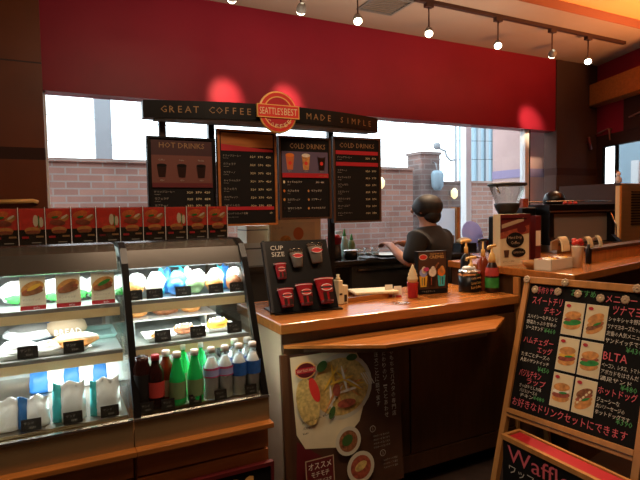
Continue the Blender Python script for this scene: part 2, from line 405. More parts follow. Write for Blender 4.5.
# ------------------------------------------------------------------ fittings on walls and ceiling
r = thing('ceiling_vent', 'square grey louvred air vent in the ceiling beside the start of the light track', 'vent', (2.26, 3.38, CE))
b = MB(); b.box(0, .34, 0, .02, -.012, 0, 'grey'); b.box(0, .34, .31, .33, -.012, 0, 'grey'); b.box(0, .02, .02, .31, -.012, 0, 'grey'); b.box(.32, .34, .02, .31, -.012, 0, 'grey'); b.build('frame', r)
for i in range(9):
    b = MB(); b.sprism([(.03+i*.032, -.01), (.035+i*.032, -.012), (.052+i*.032, -.001), (.047+i*.032, 0)], .02, .32, 'grey'); b.build('slat', r)
r = thing('lighting_track', 'thin bronze lighting track running along the ceiling above the red wall', 'lighting track', (2.56, 3.33, CE))
b = MB(); b.box(0, 2.6, -.018, .018, -.028, 0, 'brown_groove'); b.build('rail', r)
r = thing('lighting_track', 'short bronze lighting track left of the ceiling vent', 'lighting track', (.5, 3.33, CE))
b = MB(); b.box(0, 1.75, -.018, .018, -.028, 0, 'brown_groove'); b.build('rail', r)
def lamp(x, label, aim, power, ang=34, tz=2.842):
    r = thing('track_spotlight', label, 'spotlight', (x, 3.33, CE-.028), group='track spotlights')
    b = MB(); b.box(-.035, .035, -.02, .02, -.03, 0, 'brown_groove'); b.build('adapter', r)
    d = Vector(aim)-Vector((x, 3.33, tz)); d.normalize()
    b = MB(); b.tube([(0, 0, -.03), (0, 0, tz-CE+.028+.035)], .006, 'brown_groove', 6); b.build('stem', r)
    q = (-d).to_track_quat('Z', 'Y').to_matrix().to_4x4(); q.translation = (0, 0, tz-CE+.028)
    b = MB(); b.xf = q; b.lathe([(.034, 0), (.036, .02), (.022, .055), (.012, .06)], 'grey', (0, 0, 0), 14, cap=False); h = b.build('housing', r)
    b = MB(); b.xf = q; b.lathe([(.030, .002), (.030, -.010), (.022, -.020), (.01, -.024)], 'lamp_on', (0, 0, 0), 14); b.build('bulb', r)
    if power:
        s = spot(Vector((x, 3.33, tz))+d*.03, aim, power, (1, .7, .44), ang, .9, .04)
lamp(.62, 'added fill spotlight at the far left of the short track, above the top of the photo', (.95, 2.75, 1.0), 70, 50)  # extra lamp out of view, added to brighten the counter's left end
lamp(1.085, 'leftmost visible track spotlight, cut by the top of the photo', (1.25, 4.05, 2.36), 130, 22)
lamp(1.58, 'track spotlight left of the ceiling vent, above the round coffee logo', (1.775, 4.05, 2.36), 120, 22)
lamp(2.04, 'track spotlight hanging right at the left edge of the ceiling vent', (1.7, 2.4, .95), 150, 55)
lamp(2.695, 'track spotlight just right of the ceiling vent', (2.0, 2.4, .95), 150, 55)
lamp(3.437, 'track spotlight in the middle of the long track', (2.6, 2.2, 1.1), 90, 55)
lamp(4.108, 'second track spotlight from the right end of the long track', (4.66, 4.05, 2.38), 140, 22)
lamp(4.608, 'rightmost track spotlight near the brown corner', (3.7, 2.4, 1.1), 70, 60)
b = MB()
b.xf = Matrix.Translation(RW['loc']) @ Matrix.Rotation(RW['rot'][2], 4, 'Z')
b.box(.02, 2.4, -.13, -.002, 2.62, 2.87, 'wood_front'); b.box(.0, .02, -.14, -.002, 2.6, 2.89, 'wood_dark'); b.box(.02, 2.4, -.14, -.13, 2.61, 2.63, 'wood_dark')
tag(b.build('wooden_valance'), 'orange-brown wooden box beam fixed along the red part of the right wall', 'beam')
def bracket(t, z, label):
    b = MB(); b.xf = Matrix.Translation(RW['loc']) @ Matrix.Rotation(RW['rot'][2], 4, 'Z')
    b.tube([(t, -.05, z), (t+.2, -.05, z+.03), (t+.225, -.05, z+.02), (t+.24, -.05, z-.1)], .010, 'riser'); b.tube([(t+.03, -.05, z+.003), (t+.03, 0, z+.003)], .008, 'riser'); b.tube([(t+.2, -.05, z+.03), (t+.2, 0, z+.03)], .008, 'riser')
    tag(b.build('wall_bracket'), label, 'bracket')
bracket(.08, 2.30, 'pinkish metal bracket bent down at its right end, above the small right window')
bracket(.62, 2.40, 'pinkish metal bracket at the right edge of the photo below the wooden beam')
b = MB(); b.tube([(5.56, WY-.05, 2.26), (5.60, WY-.05, 2.12)], .018, 'red_dark'); b.tube([(5.575, WY-.05, 2.2), (5.575, WY-.015, 2.2)], .01, 'red_dark')
tag(b.build('red_wall_hook'), 'short reddish rod on the brown corner column left of the small window', 'hook')
b = MB(); b.tube([(-.35, WY-.13, 1.55), (-.12, WY-.13, 1.555), (-.1, WY-.1, 1.55), (-.1, WY-.08, 1.55)], .014, 'gold'); b.tube([(-.33, WY-.13, 1.55), (-.33, WY-.08, 1.55)], .01, 'gold')
tag(b.build('brass_rail'), 'short brass rail on the brown wall panel just above the cards', 'rail')
# ------------------------------------------------------------------ helpers that read a place off the photo's frame
def at(px, py, Y):                      # world point seen at pixel (px, py) on the plane y = Y
    d = r2*((px-320)/FPX)+u2*((240-py)/FPX)+fw; t = Y/d.y; return Vector((d.x*t, Y, EYE+d.z*t))
def X(px, Y): return at(px, 214, Y).x
def atz(px, py, z):
    d = r2*((px-320)/FPX)+u2*((240-py)/FPX)+fw; t = (z-EYE)/d.z; return Vector((d.x*t, d.y*t, z))
ORD = ['first', 'second', 'third', 'fourth', 'fifth', 'sixth', 'seventh', 'eighth', 'ninth', 'tenth', 'eleventh', 'twelfth']

# ------------------------------------------------------------------ the two refrigerated display cases
def display_case(x0, x1, label, dark):
    r = thing('display_case', label, 'display case', (x0, 0, 0)); W = x1-x0; t = .024 if dark else .010
    b = MB(); b.box(0, W, 1.87, 2.6, .08, .638, 'wood_front'); b.box(.01, W-.01, 1.93, 2.58, 0, .08, 'black_matte'); b.build('base_cabinet', r)
    b = MB(); b.box(0, W+.004, 1.80, 1.9, .638, .658, 'wood_top'); b.build('ledge', r, bevel=.003)
    n = max(1, round(W/.5))
    for i in range(n):
        a, c = W*i/n+.004, W*(i+1)/n-.004
        for z0, z1 in ((.55, .634), (.1, .542)):
            b = MB(); b.box(a, c, 1.845, 1.87, z0, z1, 'wood_front'); b.build('cabinet_front', r, bevel=.002)
    b = MB(); b.box(0, W, 1.838, 1.88, .658, .748, 'steel_panel'); b.box(0, W, 1.832, 1.85, .748, .756, 'silver')
    b.build('fascia', r)
    prof = [(1.84, .755), (1.865, .755), (2.075, 1.25), (2.11, 1.30), (2.16, 1.325), (2.56, 1.325), (2.56, 1.345), (2.15, 1.345), (2.09, 1.325), (2.05, 1.27)]
    sides = [(0, t), (W-t, W)]
    for k, (a, c) in enumerate(sides):
        if k and not dark: continue
        b = MB(); b.sprism(prof, a, c, 'black' if dark else ('alu' if k else 'alu')); b.build('post', r)
    b = MB(); b.sprism([(1.845, .756), (1.851, .756), (2.063, 1.25), (2.057, 1.25)], t, W-t, 'case_glass'); b.build('front_glass', r)
    b = MB(); b.sprism([(2.057, 1.25), (2.07, 1.245), (2.115, 1.295), (2.165, 1.325), (2.56, 1.325), (2.56, 1.34), (2.155, 1.34), (2.095, 1.315)], t, W-t, 'steel_dark'); b.build('top_panel', r)
    for k, a in enumerate((.002, W-.006)):
        b = MB(); b.sprism([(1.87, .756), (2.55, .756), (2.55, 1.325), (2.16, 1.325), (2.085, 1.25)], a, a+.004, 'case_glass'); b.build('side_glass', r)
    b = MB(); b.box(0, W, 2.55, 2.58, .66, 1.33, 'alu'); b.build('back_panel', r)
    for i in range(2):
        b = MB(); a = t+i*(W-2*t)/2; c = a+(W-2*t)/2
        b.box(a+.012, a+.026, 2.535, 2.55, .78, 1.26, 'steel'); b.box(c-.026, c-.012, 2.535, 2.55, .78, 1.26, 'steel'); b.box(a+.012, c-.012, 2.535, 2.55, 1.24, 1.26, 'steel'); b.box(a+.012, c-.012, 2.535, 2.55, .78, .80, 'steel')
        b.box(a+.026, c-.026, 2.543, 2.548, .8, 1.24, 'grey'); b.build('sliding_door', r)
    b = MB(); b.box(t, W-t, 1.88, 2.55, .75, .76, 'steel'); b.build('deck', r)
    for z, y0 in ((1.125, 2.03), (.965, 1.985)):
        b = MB(); b.box(t, W-t, y0, 2.5, z-.006, z, 'alu'); s = b.build('shelf', r)
        b = MB(); b.box(t, W-t, y0-.006, y0+.004, z-.04, z-.010, 'tan_strip'); b.box(t, W-t, y0-.004, y0+.012, z-.010, z+.004, 'grey'); b.build('price_rail', s)
        for q in range(2):
            b = MB(); xx = t+.004 if q == 0 else W-t-.012; b.box(xx, xx+.008, y0+.05, 2.53, z-.03, z-.006, 'steel'); b.build('shelf_arm', s)
    b = MB(); b.tube([(t+.01, 2.12, 1.285), (W-t-.01, 2.12, 1.285)], .011, 'led_on'); b.build('light_tube', r)
    for y, z, p in ((2.085, 1.262, LED*W), (2.0, .92, LED*.6*W), (2.07, 1.08, LED*.25*W)):
        l = area((x0+W/2, y, z), (x0+W/2, y-.06 if z > 1.2 else y+.08, z-.5), p, (.93, .98, 1), W-.1, .03)
    return r
LED = 17
CX0, CX1, CX2 = -.72, .215, .705
display_case(CX0, CX1-.004, 'wide refrigerated display case at far left holding sandwiches and bagged goods', False)
display_case(CX1, CX2, 'narrower black-framed refrigerated display case holding pastries over bottled drinks', True)

# row of printed cards in clear holders on top of the cases
def promo(i, x, w):
    z0 = 1.346; h = .135
    r = tag(bpy.data.objects.new('menu_card', None), 'red food photo card, %s from the right in the row on the display cases' % ORD[i], 'card', 'cards on the display cases')
    C.objects.link(r); r.location = (x, 2.19, z0)
    c = Canvas(-.003); c.box(0, w-.003, -.002, .001, 0, h, 'maroon')
    c.rect(.001, w-.004, .002, h-.001, 'black_matte'); c.rect(.001, w-.004, h*.42, h-.001, 'card_red')
    rg = random.Random(i*3+1)
    if i % 3 == 2:
        c.poly([(.004, h*.95), (w*.9, h*.93), (w*.92, h*.6), (w*.5, h*.75), (.004, h*.7)], 'red_bright')
        c.ell(w*.62, h*.66, w*.10, h*.16, 'paper'); c.ell(w*.83, h*.62, w*.08, h*.14, 'paper'); c.rect(w*.72, w*.76, h*.45, h*.8, 'green')
    else:
        c.ell(w*.35, h*.82, w*.3, h*.10, 'card_orange', rot=.25); c.ell(w*.68, h*.70, w*.26, h*.08, 'bread', rot=.6); c.ell(w*.72, h*.76, w*.15, h*.03, 'icing', rot=.6)
        c.ell(w*.45, h*.60, w*.3, h*.08, 'meat', rot=-.1); c.ell(w*.35, h*.75, w*.14, h*.03, 'green', rot=.2)
    c.ell(w*.5, h*.40, w*.30, h*.09, 'bread'); c.ell(w*.5, h*.35, w*.28, h*.05, 'meat'); c.ell(w*.5, h*.32, w*.26, h*.025, 'bread_dark')
    c.rect(w*.1, w*.35, h*.18, h*.24, 'red'); c.rect(w*.62, w*.9, h*.2, h*.25, 'gold_text'); c.rect(w*.45, w*.8, h*.05, h*.075, 'grey_text')
    c.build('printed_card', r)
    b = MB(); b.box(-.0015, w-.0015, -.0085, -.007, 0, h+.003, 'clear_plastic'); b.box(w-.0025, w-.0012, -.009, .003, 0, h+.004, 'white'); b.build('clear_holder', r)
for i in range(11): promo(i, .667-.087*(i+1), .087)

# price cards (black, tilted back)
def price_card(x, y, z, w, h, label, dark=True):
    r = thing('price_card', label, 'price card', (x, y, z), 0, 'black price cards in the display cases', rot=(R(-8), 0, 0))
    c = Canvas(-.0015); c.box(-w/2, w/2, -.001, .001, 0, h, 'charcoal' if dark else 'white')
    c.text('サンド', -w*.36, h*.55, h*.22, 'grey_text', wmax=w*.7); c.text('¥380', -w*.1, h*.2, h*.18, 'grey_text')
    c.build('card', r); b = MB(); b.sprism([(.001, 0), (.022, 0), (.001, h*.6)], -w*.3, w*.3, 'charcoal'); b.build('stand', r)
def bag(x, y, z, w, h, d, mat1, mat2, name, label, cat='bag', frac=.35, seed=0):
    r = thing(name, label, cat, (x, y, z)); rg = random.Random(seed)
    def pill(u0, u1, m):
        b = MB(); n = 8; mm = 8; vs = []; fs = []
        for side in (-1, 1):
            for j in range(mm+1):
                v = j/mm
                for i in range(n+1):
                    u = u0+(u1-u0)*i/n; th = d/2*(max(0, 1-abs(2*u-1)**3.0))**.5*(max(.04, 1-abs(2*v-.75)**2.6 if v > .375 else 1-(.375-v)*.6))
                    vs.append(((u-.5)*w*(1-.08*v)+rg.uniform(-.0015, .0015), side*th+v*.012+rg.uniform(-.002, .002), v*h+.006*math.sin(u*11+seed)*v))
        N = (n+1)*(mm+1)
        for j in range(mm):
            for i in range(n):
                a = j*(n+1)+i; fs.append((a, a+1, a+n+2, a+n+1)); fs.append((N+a+n+1, N+a+n+2, N+a+1, N+a))
        for i in range(n): fs.append((i+1, i, N+i, N+i+1)); a = mm*(n+1)+i; fs.append((a, a+1, N+a+1, N+a))
        for j in range(mm): a = j*(n+1); fs.append((a, a+n+1, N+a+n+1, N+a)); a += n; fs.append((a+n+1, a, N+a, N+a+n+1))
        b.add(vs, fs, m, True); return b
    pill(0, frac, mat2).build('printed_side', r); pill(frac, 1, mat1).build('wrapper', r)
    return r
DZ = .762
Y0 = 1.93
# left case, bottom deck: four blue and white bags
for i, (px, w) in enumerate(((-6, .085), (24, .095), (61, .105), (98, .10))):
    y = Y0+.0; h = (.10, .095, .125, .12)[i]
    bag(X(px, y), y, DZ, w, h, .045, 'bag_white', 'blue' if i == 1 else 'cyan', 'snack_bag',
        ['white bag cut by the left edge of the photo, bottom of the display case', 'small white and dark blue bag at the bottom of the left display case', 'white bag with a bright cyan side in the middle of the bottom deck, left case', 'rightmost white bag with cyan corner and blue patch, bottom deck of the left case'][i], seed=i, frac=(.2, .3, .25, .2)[i])
    if i: price_card(X((21, 64, 102)[i-1], 1.888), 1.888, DZ, .058, .038, 'black price card in front of the ' + ['small dark blue and white bag', 'middle cyan-sided white bag', 'rightmost cyan-cornered white bag'][i-1]+', left case')
# more packs behind on the deck
for i, px in enumerate((40, 72, 100)):
    bag(X(px, 2.3), 2.3, DZ, .13, .10, .05, 'bag_white', 'blue', 'snack_bag', ['blue and white pack behind the bags on the bottom deck, far left', 'blue and white pack behind the middle bag on the bottom deck', 'blue and white pack in the back right corner of the left case deck'][i], seed=9+i, frac=.5)
# left case, middle shelf
S2 = .966; S1 = 1.126
def plate(x, y, z, w, d, label, name='serving_tray', m='white'):
    b = MB(); hw, hd = w/2, d/2
    b.add([(-hw*.86, -hd*.8, 0), (hw*.86, -hd*.8, 0), (hw*.86, hd*.8, 0), (-hw*.86, hd*.8, 0), (-hw, -hd, .018), (hw, -hd, .018), (hw, hd, .018), (-hw, hd, .018),
           (-hw*.84, -hd*.78, .005), (hw*.84, -hd*.78, .005), (hw*.84, hd*.78, .005), (-hw*.84, hd*.78, .005)],
          [(3, 2, 1, 0), (0, 1, 5, 4), (1, 2, 6, 5), (2, 3, 7, 6), (3, 0, 4, 7), (4, 5, 9, 8), (5, 6, 10, 9), (6, 7, 11, 10), (7, 4, 8, 11), (8, 9, 10, 11)], m)
    return tag(b.build(name, loc=(x, y, z)), label, 'tray')
plate(X(38, 2.07), 2.08, S2, .30, .13, 'wide white tray at the front of the middle shelf in the left display case')
b = MB(); b.blob((0, 0, .025), (.085, .04, .024), 'bread', 3, .08); b.blob((.01, -.004, .036), (.07, .03, .018), 'icing', 4, .1)
tag(b.build('filled_bread', loc=(X(68, 2.07), 2.08, S2+.006)), 'golden bread with pale filling on the white front tray in the left case', 'bread')
b = MB(); b.blob((0, 0, .02), (.05, .035, .018), 'bag_white', 5, .15); b.blob((.0, -.01, .032), (.015, .015, .008), 'bread', 6, .15)
tag(b.build('wrapped_sandwich', loc=(X(42, 2.07), 2.07, S2+.006)), 'small white wrapped sandwich in the middle of the front tray, left case', 'sandwich')
b = MB(); b.blob((0, 0, .025), (.055, .04, .024), 'bag_white', 8, .15)
tag(b.build('wrapped_sandwich', loc=(X(12, 2.08), 2.09, S2+.006)), 'white wrapped sandwich at the far left of the front tray, left case', 'sandwich')
price_card(X(21, 2.0), 2.005, S2+.004, .062, .042, 'black price card at the left on the middle shelf of the left case')
price_card(X(68, 2.0), 2.005, S2+.004, .066, .042, 'black price card in front of the golden filled bread in the left case')
r = thing('sandwich_roll', 'pale grey cling-wrapped roll at the back left of the middle shelf', 'sandwich', (X(26, 2.3), 2.3, S2))
b = MB(); b.blob((0, 0, .032), (.10, .045, .030), 'bag_white', 10, .08); b.build('wrap', r); b = MB(); b.blob((0, -.008, .052), (.08, .035, .02), 'grey', 11, .08); b.build('top_half', r)
r = thing('bread_bag', 'brown bread bag with white lettering at the back of the middle shelf', 'bag', (X(62, 2.28), 2.28, S2))
b = MB(); b.blob((0, 0, .045), (.075, .045, .043), 'tan_label', 12, .07); b.build('bag_body', r); c = Canvas(-.047); c.text('BREAD', -.045, .025, .022, 'white'); c.build('lettering', r)
bag(X(45, 2.4), 2.42, S2, .2, .11, .05, 'bag_white', 'blue', 'snack_bag', 'blue and white pack behind the brown bread bag on the middle shelf', seed=22, frac=.6)
plate(X(92, 2.25), 2.28, S2, .14, .2, 'pale aqua tray at the right end of the left case middle shelf', m='aqua_edge')
# left case, top shelf: photo cards of sandwiches with the real ones behind
for i, px in enumerate((29, 65, 100)):
    w, h = .080, .116; x = X(px, 2.06)
    r = thing('sandwich_photo_card', ['leftmost', 'middle', 'rightmost'][i]+' white sandwich photo card, '+['yellow', 'brown', 'green lettuce'][i]+' filling, on the left case top shelf', 'card', (x, 2.055, S1), 0, 'sandwich photo cards', rot=(R(-6), 0, 0))
    c = Canvas(-.0015); c.box(-w/2, w/2, -.001, .001, 0, h, 'paper'); c.rect(-w/2, w/2, 0, h*.13, 'red'); c.text('¥430', 0, h*.03, h*.06, 'white')
    c.ell(0, h*.66, w*.46, h*.19, 'bread', rot=.35); c.ell(-w*.02, h*.58, w*.42, h*.10, 'meat', rot=.3); c.ell(w*.05, h*.68, w*.3, h*.06, ['yellow', 'bread_dark', 'green'][i], rot=.45)
    c.ell(w*.0, h*.52, w*.42, h*.07, 'bread_dark', rot=.2); c.text('サンドイッチ', -w*.4, h*.27, h*.07, 'grey_text', wmax=w*.75); c.text('セットメニュー', -w*.4, h*.18, h*.05, 'grey_text', wmax=w*.6)
    c.build('printed_face', r)
    b = MB(); b.sprism([(.001, 0), (.035, 0), (.001, h*.6)], -w*.3, w*.3, 'clear_plastic'); b.build('stand', r)
for i, px in enumerate((10, 34, 50, 74, 92, 118)):
    y = 2.22; r = thing('wrapped_sandwich', ['white wrapped sandwich with lettuce at the far left of the top shelf', 'wrapped salad sandwich half hidden behind the leftmost photo card', 'wrapped salad sandwich showing green between the left and middle photo cards', 'wrapped sandwich behind the middle photo card, top shelf', 'wrapped salad sandwich between the middle and right photo cards', 'wrapped sandwich at the right end of the left case top shelf'][i], 'sandwich', (X(px, y), y, S1), 0, 'wrapped sandwiches on the top shelf')
    b = MB(); b.blob((0, 0, .045), (.048, .035, .043), 'bag_white', 30+i, .18); b.build('wrapper', r)
    b = MB(); b.blob((.005, -.028, .024), (.03, .014, .018), 'green', 40+i, .3); b.build('lettuce', r)

# right case, top shelf
for i, px in enumerate((131, 151, 173, 193, 211, 231)):
    y = 2.12; x = X(px, y)
    nm = ['orange bun', 'pale bread', 'blue-wrapped bread', 'olive-wrapped bread', 'golden bread', 'brown roll'][i]
    r = thing('wrapped_pastry', nm+' in clear wrap, %s from the left on the right case top shelf' % ORD[i], 'pastry', (x, y, S1), 0, 'wrapped pastries on the top shelf of the right case')
    b = MB(); b.blob((0, -.01, .035), (.034, .03, .033), ['bread', 'icing', 'blue', 'green_label', 'bread', 'bread_dark'][i], 60+i, .12); b.build('pastry', r)
    b = MB(); b.blob((.012, .012, .055), (.036, .024, .042), ['bag_white', 'bag_white', 'cyan', 'bag_white', 'bag_white', 'bag_white'][i], 70+i, .2); b.build('wrapper', r)
for i, px in enumerate((131, 152, 181, 214, 235)):
    price_card(X(px, 2.045), 2.045, S1+.004, .06, .038, 'black price card, %s from the left on the top shelf of the right case' % ORD[i])
for i, px in enumerate((163, 184, 222)):
    bag(X(px, 2.19), 2.19, S1, .055, .10, .04, 'blue' if i != 1 else 'bag_white', 'cyan', 'snack_bag', ['upright blue bag between the second and third pastries, right case', 'pale and cyan bag behind the olive-wrapped bread, right case', 'blue bag behind the golden bread at the right, top shelf'][i], seed=50+i, frac=.4)
# right case, middle shelf
plate(X(170, 2.1), 2.09, S2, .24, .13, 'long white tray at the front left of the right case middle shelf')
plate(X(218, 2.1), 2.12, S2, .13, .12, 'white tray under the yellow scone, right case')
def pastry(px, y, z, rx, ry, rz, m, m2, label, seed):
    r = thing('pastry', label, 'pastry', (X(px, y), y, z)); b = MB(); b.blob((0, 0, rz), (rx, ry, rz), m, seed, .12); b.build('dough', r)
    b = MB()
    for k in range(5): t = -.8+.4*k; b.tube([(rx*t*.8-.008, -ry*.6, rz*1.5), (rx*t*.8, 0, rz*2.02*(1-.12*t*t)), (rx*t*.8+.01, ry*.6, rz*1.5)], .0035, m2, 5)
    b.build('icing_stripes', r)
pastry(154, 2.07, S2+.006, .03, .022, .012, 'bread', 'icing', 'small pale pastry beside the left price card, right case front tray', 80)
pastry(180, 2.09, S2+.006, .042, .032, .020, 'bread_dark', 'icing', 'brown pastry striped with white icing on the front tray, right case', 81)
pastry(214, 2.10, S2+.006, .045, .035, .024, 'yellow', 'icing', 'yellow scone at the right of the front tray, right case', 82)
for i, px in enumerate((159, 195, 232)):
    price_card(X(px, 2.0), 2.005, S2+.004, .06, .044, 'black price card in front of the '+['small pale pastry', 'iced brown pastry', 'yellow scone'][i]+' in the right case')
b = MB(); b.box(-.17, .19, -.09, .09, .045, .05, 'white'); b.box(-.16, -.15, -.08, .08, 0, .045, 'alu'); b.box(.14, .15, -.08, .08, 0, .045, 'alu')
tag(b.build('display_riser', loc=(X(160, 2.32)+.02, 2.32, S2)), 'low white riser at the back of the right case middle shelf carrying three pastries', 'riser')
pastry(133, 2.3, S2+.05, .045, .035, .022, 'bread', 'icing', 'golden bun at the left on the back riser, right case', 83)
pastry(162, 2.3, S2+.05, .06, .04, .024, 'bread_dark', 'icing', 'dark chocolate drizzled pastry on the back riser, right case', 84)
pastry(188, 2.3, S2+.05, .045, .04, .024, 'bread', 'bread_dark', 'golden pastry at the right on the back riser, right case', 85)
for i, px in enumerate((134, 164, 190)):
    price_card(X(px, 2.38), 2.385, S2+.05, .05, .07, 'white price card standing behind the '+['golden bun', 'chocolate drizzled pastry', 'golden pastry'][i]+' on the back riser', False)
# bottles
def bottle(px, y, kind, label, group=None, s=1.0):
    r = thing('drink_bottle', label, 'bottle', (X(px, y), y, DZ), 0, group)
    body, lab, cap, cont = dict(green=('green_btl', 'green_label', 'white', 0), water=('bottle_clear', 'pinkblue_label', 'white', 0), blue=('bottle_clear', 'blue_label', 'white', 0), cola=('cola', 'cola_label', 'red', 0), tea=('amber', 'tan_label', 'white', 0), dark=('cola', 'charcoal', 'black', 0))[kind]
    Rr = .0295*s; H = .185*s
    if kind == 'dark':
        pr = [(Rr*.9, 0), (Rr, .01), (Rr, .15), (Rr*.8, .17), (Rr*.8, .19)]
    elif kind == 'green':
        pr = [(Rr*.7, 0), (Rr, .008), (Rr, .02), (Rr*.93, .05), (Rr*.98, .085), (Rr*.93, .105), (Rr*.5, .155), (.013, .165), (.013, .178)]
    else:
        pr = [(Rr*.8, 0), (Rr, .006), (Rr*.94, .02), (Rr, .028), (Rr*.94, .04), (Rr, .048), (Rr*.94, .06), (Rr, .068), (Rr, .125), (Rr*.85, .14), (Rr*.45, .16), (.013, .166), (.013, .178)]
    b = MB(); b.lathe(pr, body, seg=18); b.build('bottle_body', r)
    if kind == 'water' or kind == 'blue':
        b = MB(); b.lathe([(Rr*.9, .003), (Rr*.9, .12), (Rr*.4, .155)], 'water', seg=14); b.build('water', r)
    l0, l1 = dict(green=(.028, .088), water=(.085, .12), blue=(.075, .125), cola=(.045, .1), tea=(.03, .09), dark=(.03, .13))[kind]
    b = MB(); b.lathe([(Rr*1.02, l0), (Rr*1.02, l1)], lab, seg=18, cap=False)
    if kind == 'water': b.lathe([(Rr*1.03, l0), (Rr*1.03, l0+.004)], 'magenta', cap=False); b.lathe([(Rr*1.03, l1-.008), (Rr*1.03, l1)], 'magenta', cap=False)
    b.build('label_band', r)
    if kind == 'green':
        c = Canvas(-Rr*.80); c.ell(0, .118, .015, .012, 'tan_label'); c.ell(0, .118, .011, .009, 'red'); o = c.build('neck_badge', r); o.rotation_euler = (R(-18), 0, R(12)); o.location = (0, -.004, -.03+.03)
    b = MB(); b.lathe([(.015, .174), (.015, .192), (.012, .194)], cap, seg=14); b.build('cap', r)
Yb = 1.888
bottle(136, 1.90, 'dark', 'black drink bottle at the left end of the bottle row')
bottle(150, 1.89, 'cola', 'dark cola bottle with a pale red label, second in the bottle row')
bottle(161, 1.93, 'tea', 'reddish brown bottle between the cola and the green bottles')
bottle(172, Yb, 'green', 'front left green bottle with a round badge')
bottle(190, Yb, 'green', 'front right green bottle with a round badge')
bottle(178, 1.99, 'green', 'green bottle at the back left with only its white cap and shoulder showing')
bottle(196, 1.99, 'green', 'green bottle at the back right beside the clear water bottles')
bottle(207, 1.888, 'water', 'left clear water bottle with a pink and lilac label')
bottle(221, 1.888, 'water', 'right clear water bottle with a pink and lilac label')
bottle(235, 1.888, 'blue', 'front left water bottle with a deep blue label')
bottle(249, 1.888, 'blue', 'front right water bottle with a deep blue label beside the black post')
bottle(231, 1.965, 'blue', 'back left blue-labelled water bottle, only its top showing')
bottle(244, 1.965, 'blue', 'back right blue-labelled water bottle, only its top showing')
for i, px in enumerate((140, 162, 190, 216, 247)):
    price_card(X(px, 1.855), 1.858, DZ, .046, .036, 'black price card in front of the '+['cola bottle', 'reddish brown bottle', 'green bottles', 'clear water bottles', 'blue-labelled bottles'][i])

# sign low on the cabinet front
r = thing('cabinet_sign', 'dark framed sign with cream script letters low on the cabinet below the narrow case', 'sign', (.13, 1.83, .10))
c = Canvas(-.006); c.box(0, .57, -.006, .012, 0, .385, 'black_matte'); c.build('panel', r)
c = Canvas(-.007); c.text('Coff', .08, .03, .335, 'gold', res=3, w=.42); c.build('lettering', r)
b = MB()
for a in ((-.012, .582, .385, .4), (-.012, .582, -.012, 0)): b.box(a[0], a[1], -.012, .012, a[2], a[3], 'red_dark')
b.box(-.012, 0, -.012, .012, 0, .385, 'red_dark'); b.box(.57, .582, -.012, .012, 0, .385, 'red_dark'); b.build('frame', r)

# ------------------------------------------------------------------ main counter
CZ = .95
r = thing('service_counter', 'wooden service counter with an orange-brown top in the middle of the photo', 'counter', (0, 0, 0))
b = MB(); b.box(.88, 2.37, 2.13, 2.76, CZ-.05, CZ, 'wood_top'); b.build('worktop', r, bevel=.006)
b = MB(); b.box(.9, 2.37, 2.17, 2.74, .09, CZ-.05, 'wood_dark'); b.box(.92, 2.36, 2.26, 2.7, 0, .09, 'black_matte'); b.build('carcass', r)
for x0, x1 in ((.9, 1.47), (1.48, 1.6), (1.61, 2.36)):
    b = MB(); b.box(x0, x1, 2.15, 2.17, .18, CZ-.1, 'wood_dark'); b.build('front_panel', r, bevel=.003)
b = MB(); b.box(.9, 2.36, 2.145, 2.17, .09, .175, 'wood_dark'); b.build('plinth_board', r)
b = MB(); b.box(.895, .905, 2.17, 2.74, .09, CZ-.05, 'beige'); b.build('end_panel', r)
b = MB(); b.prism([(.90, 2.15), (1.30, 1.92), (1.96, 1.91), (2.20, 2.08), (2.20, 2.15)], .832, .85, 'wood_top')
b.prism([(1.0, 2.15), (1.34, 1.96), (1.93, 1.95), (2.13, 2.09), (2.13, 2.15)], .80, .832, 'wood_dark')
b.build('bag_shelf', r, bevel=.003)

# pasta poster leaning on the counter front
r = thing('pasta_poster', 'large dim poster of noodles and bowls standing against the counter front', 'poster', (.90, 2.07, .12), 0, rot=(R(-4), 0, 0))
W_, H_ = .60, .69
c = Canvas(-.002); c.box(0, W_, -.001, .006, 0, H_, 'black_matte')
c.rect(0, W_, 0, H_, 'poster_brown'); c.poly([(.01, .0), (.19, .0), (.16, .2), (.03, .30)], 'red_dark')
c.poly([(.015, .68), (.35, .68), (.43, .52), (.36, .33), (.24, .23), (.07, .26), (.03, .33)], 'poster_cream')
c.ell(.27, .51, .17, .155, 'plate'); c.ell(.27, .51, .15, .135, 'pasta')
for k in range(16): c.ell(.27+.06*math.cos(k*1.7), .51+.05*math.sin(k*2.3), .065, .006, ('yellow', 'bread', 'icing')[k % 3], rot=k*.8)
c.ell(.17, .62, .03, .022, 'leafgreen', rot=.6); c.ell(.33, .64, .03, .016, 'leafgreen'); c.ell(.29, .43, .05, .02, 'meat'); c.ell(.24, .50, .02, .03, 'meat')
c.ell(.09, .47, .055, .11, 'pasta', rot=.2); c.ell(.125, .52, .022, .06, 'red_bright', rot=.3); c.ell(.21, .40, .015, .03, 'leafgreen', rot=-.4)
c.ell(.085, .615, .052, .038, 'gold'); c.ell(.085, .615, .046, .033, 'red_dark'); c.rect(.035, .135, .603, .627, 'red'); c.text("SEATTLE'S BEST", .085, .609, .012, 'cream', align='c', w=.09)
c.text('Seattle style Pasta', .055, .375, .011, 'black', w=.15, rot=.12); c.text('パスタ', .055, .35, .012, 'black'); c.text('¥680', .055, .328, .010, 'black')
for k in range(4): c.poly([(.37+k*.012, .56), (.376+k*.012, .56), (.41+k*.012, .50), (.404+k*.012, .50)], 'white_chalk')
for j, s_ in enumerate(('もちもち生パスタの専門店', 'こだわりのソースとあわせ', 'ご注文ごとに茹でます')):
    for k, ch in enumerate(s_): c.text(ch, .54-.045*j, .655-.030*k, .024, 'white_chalk', w=.022, k=40+j)
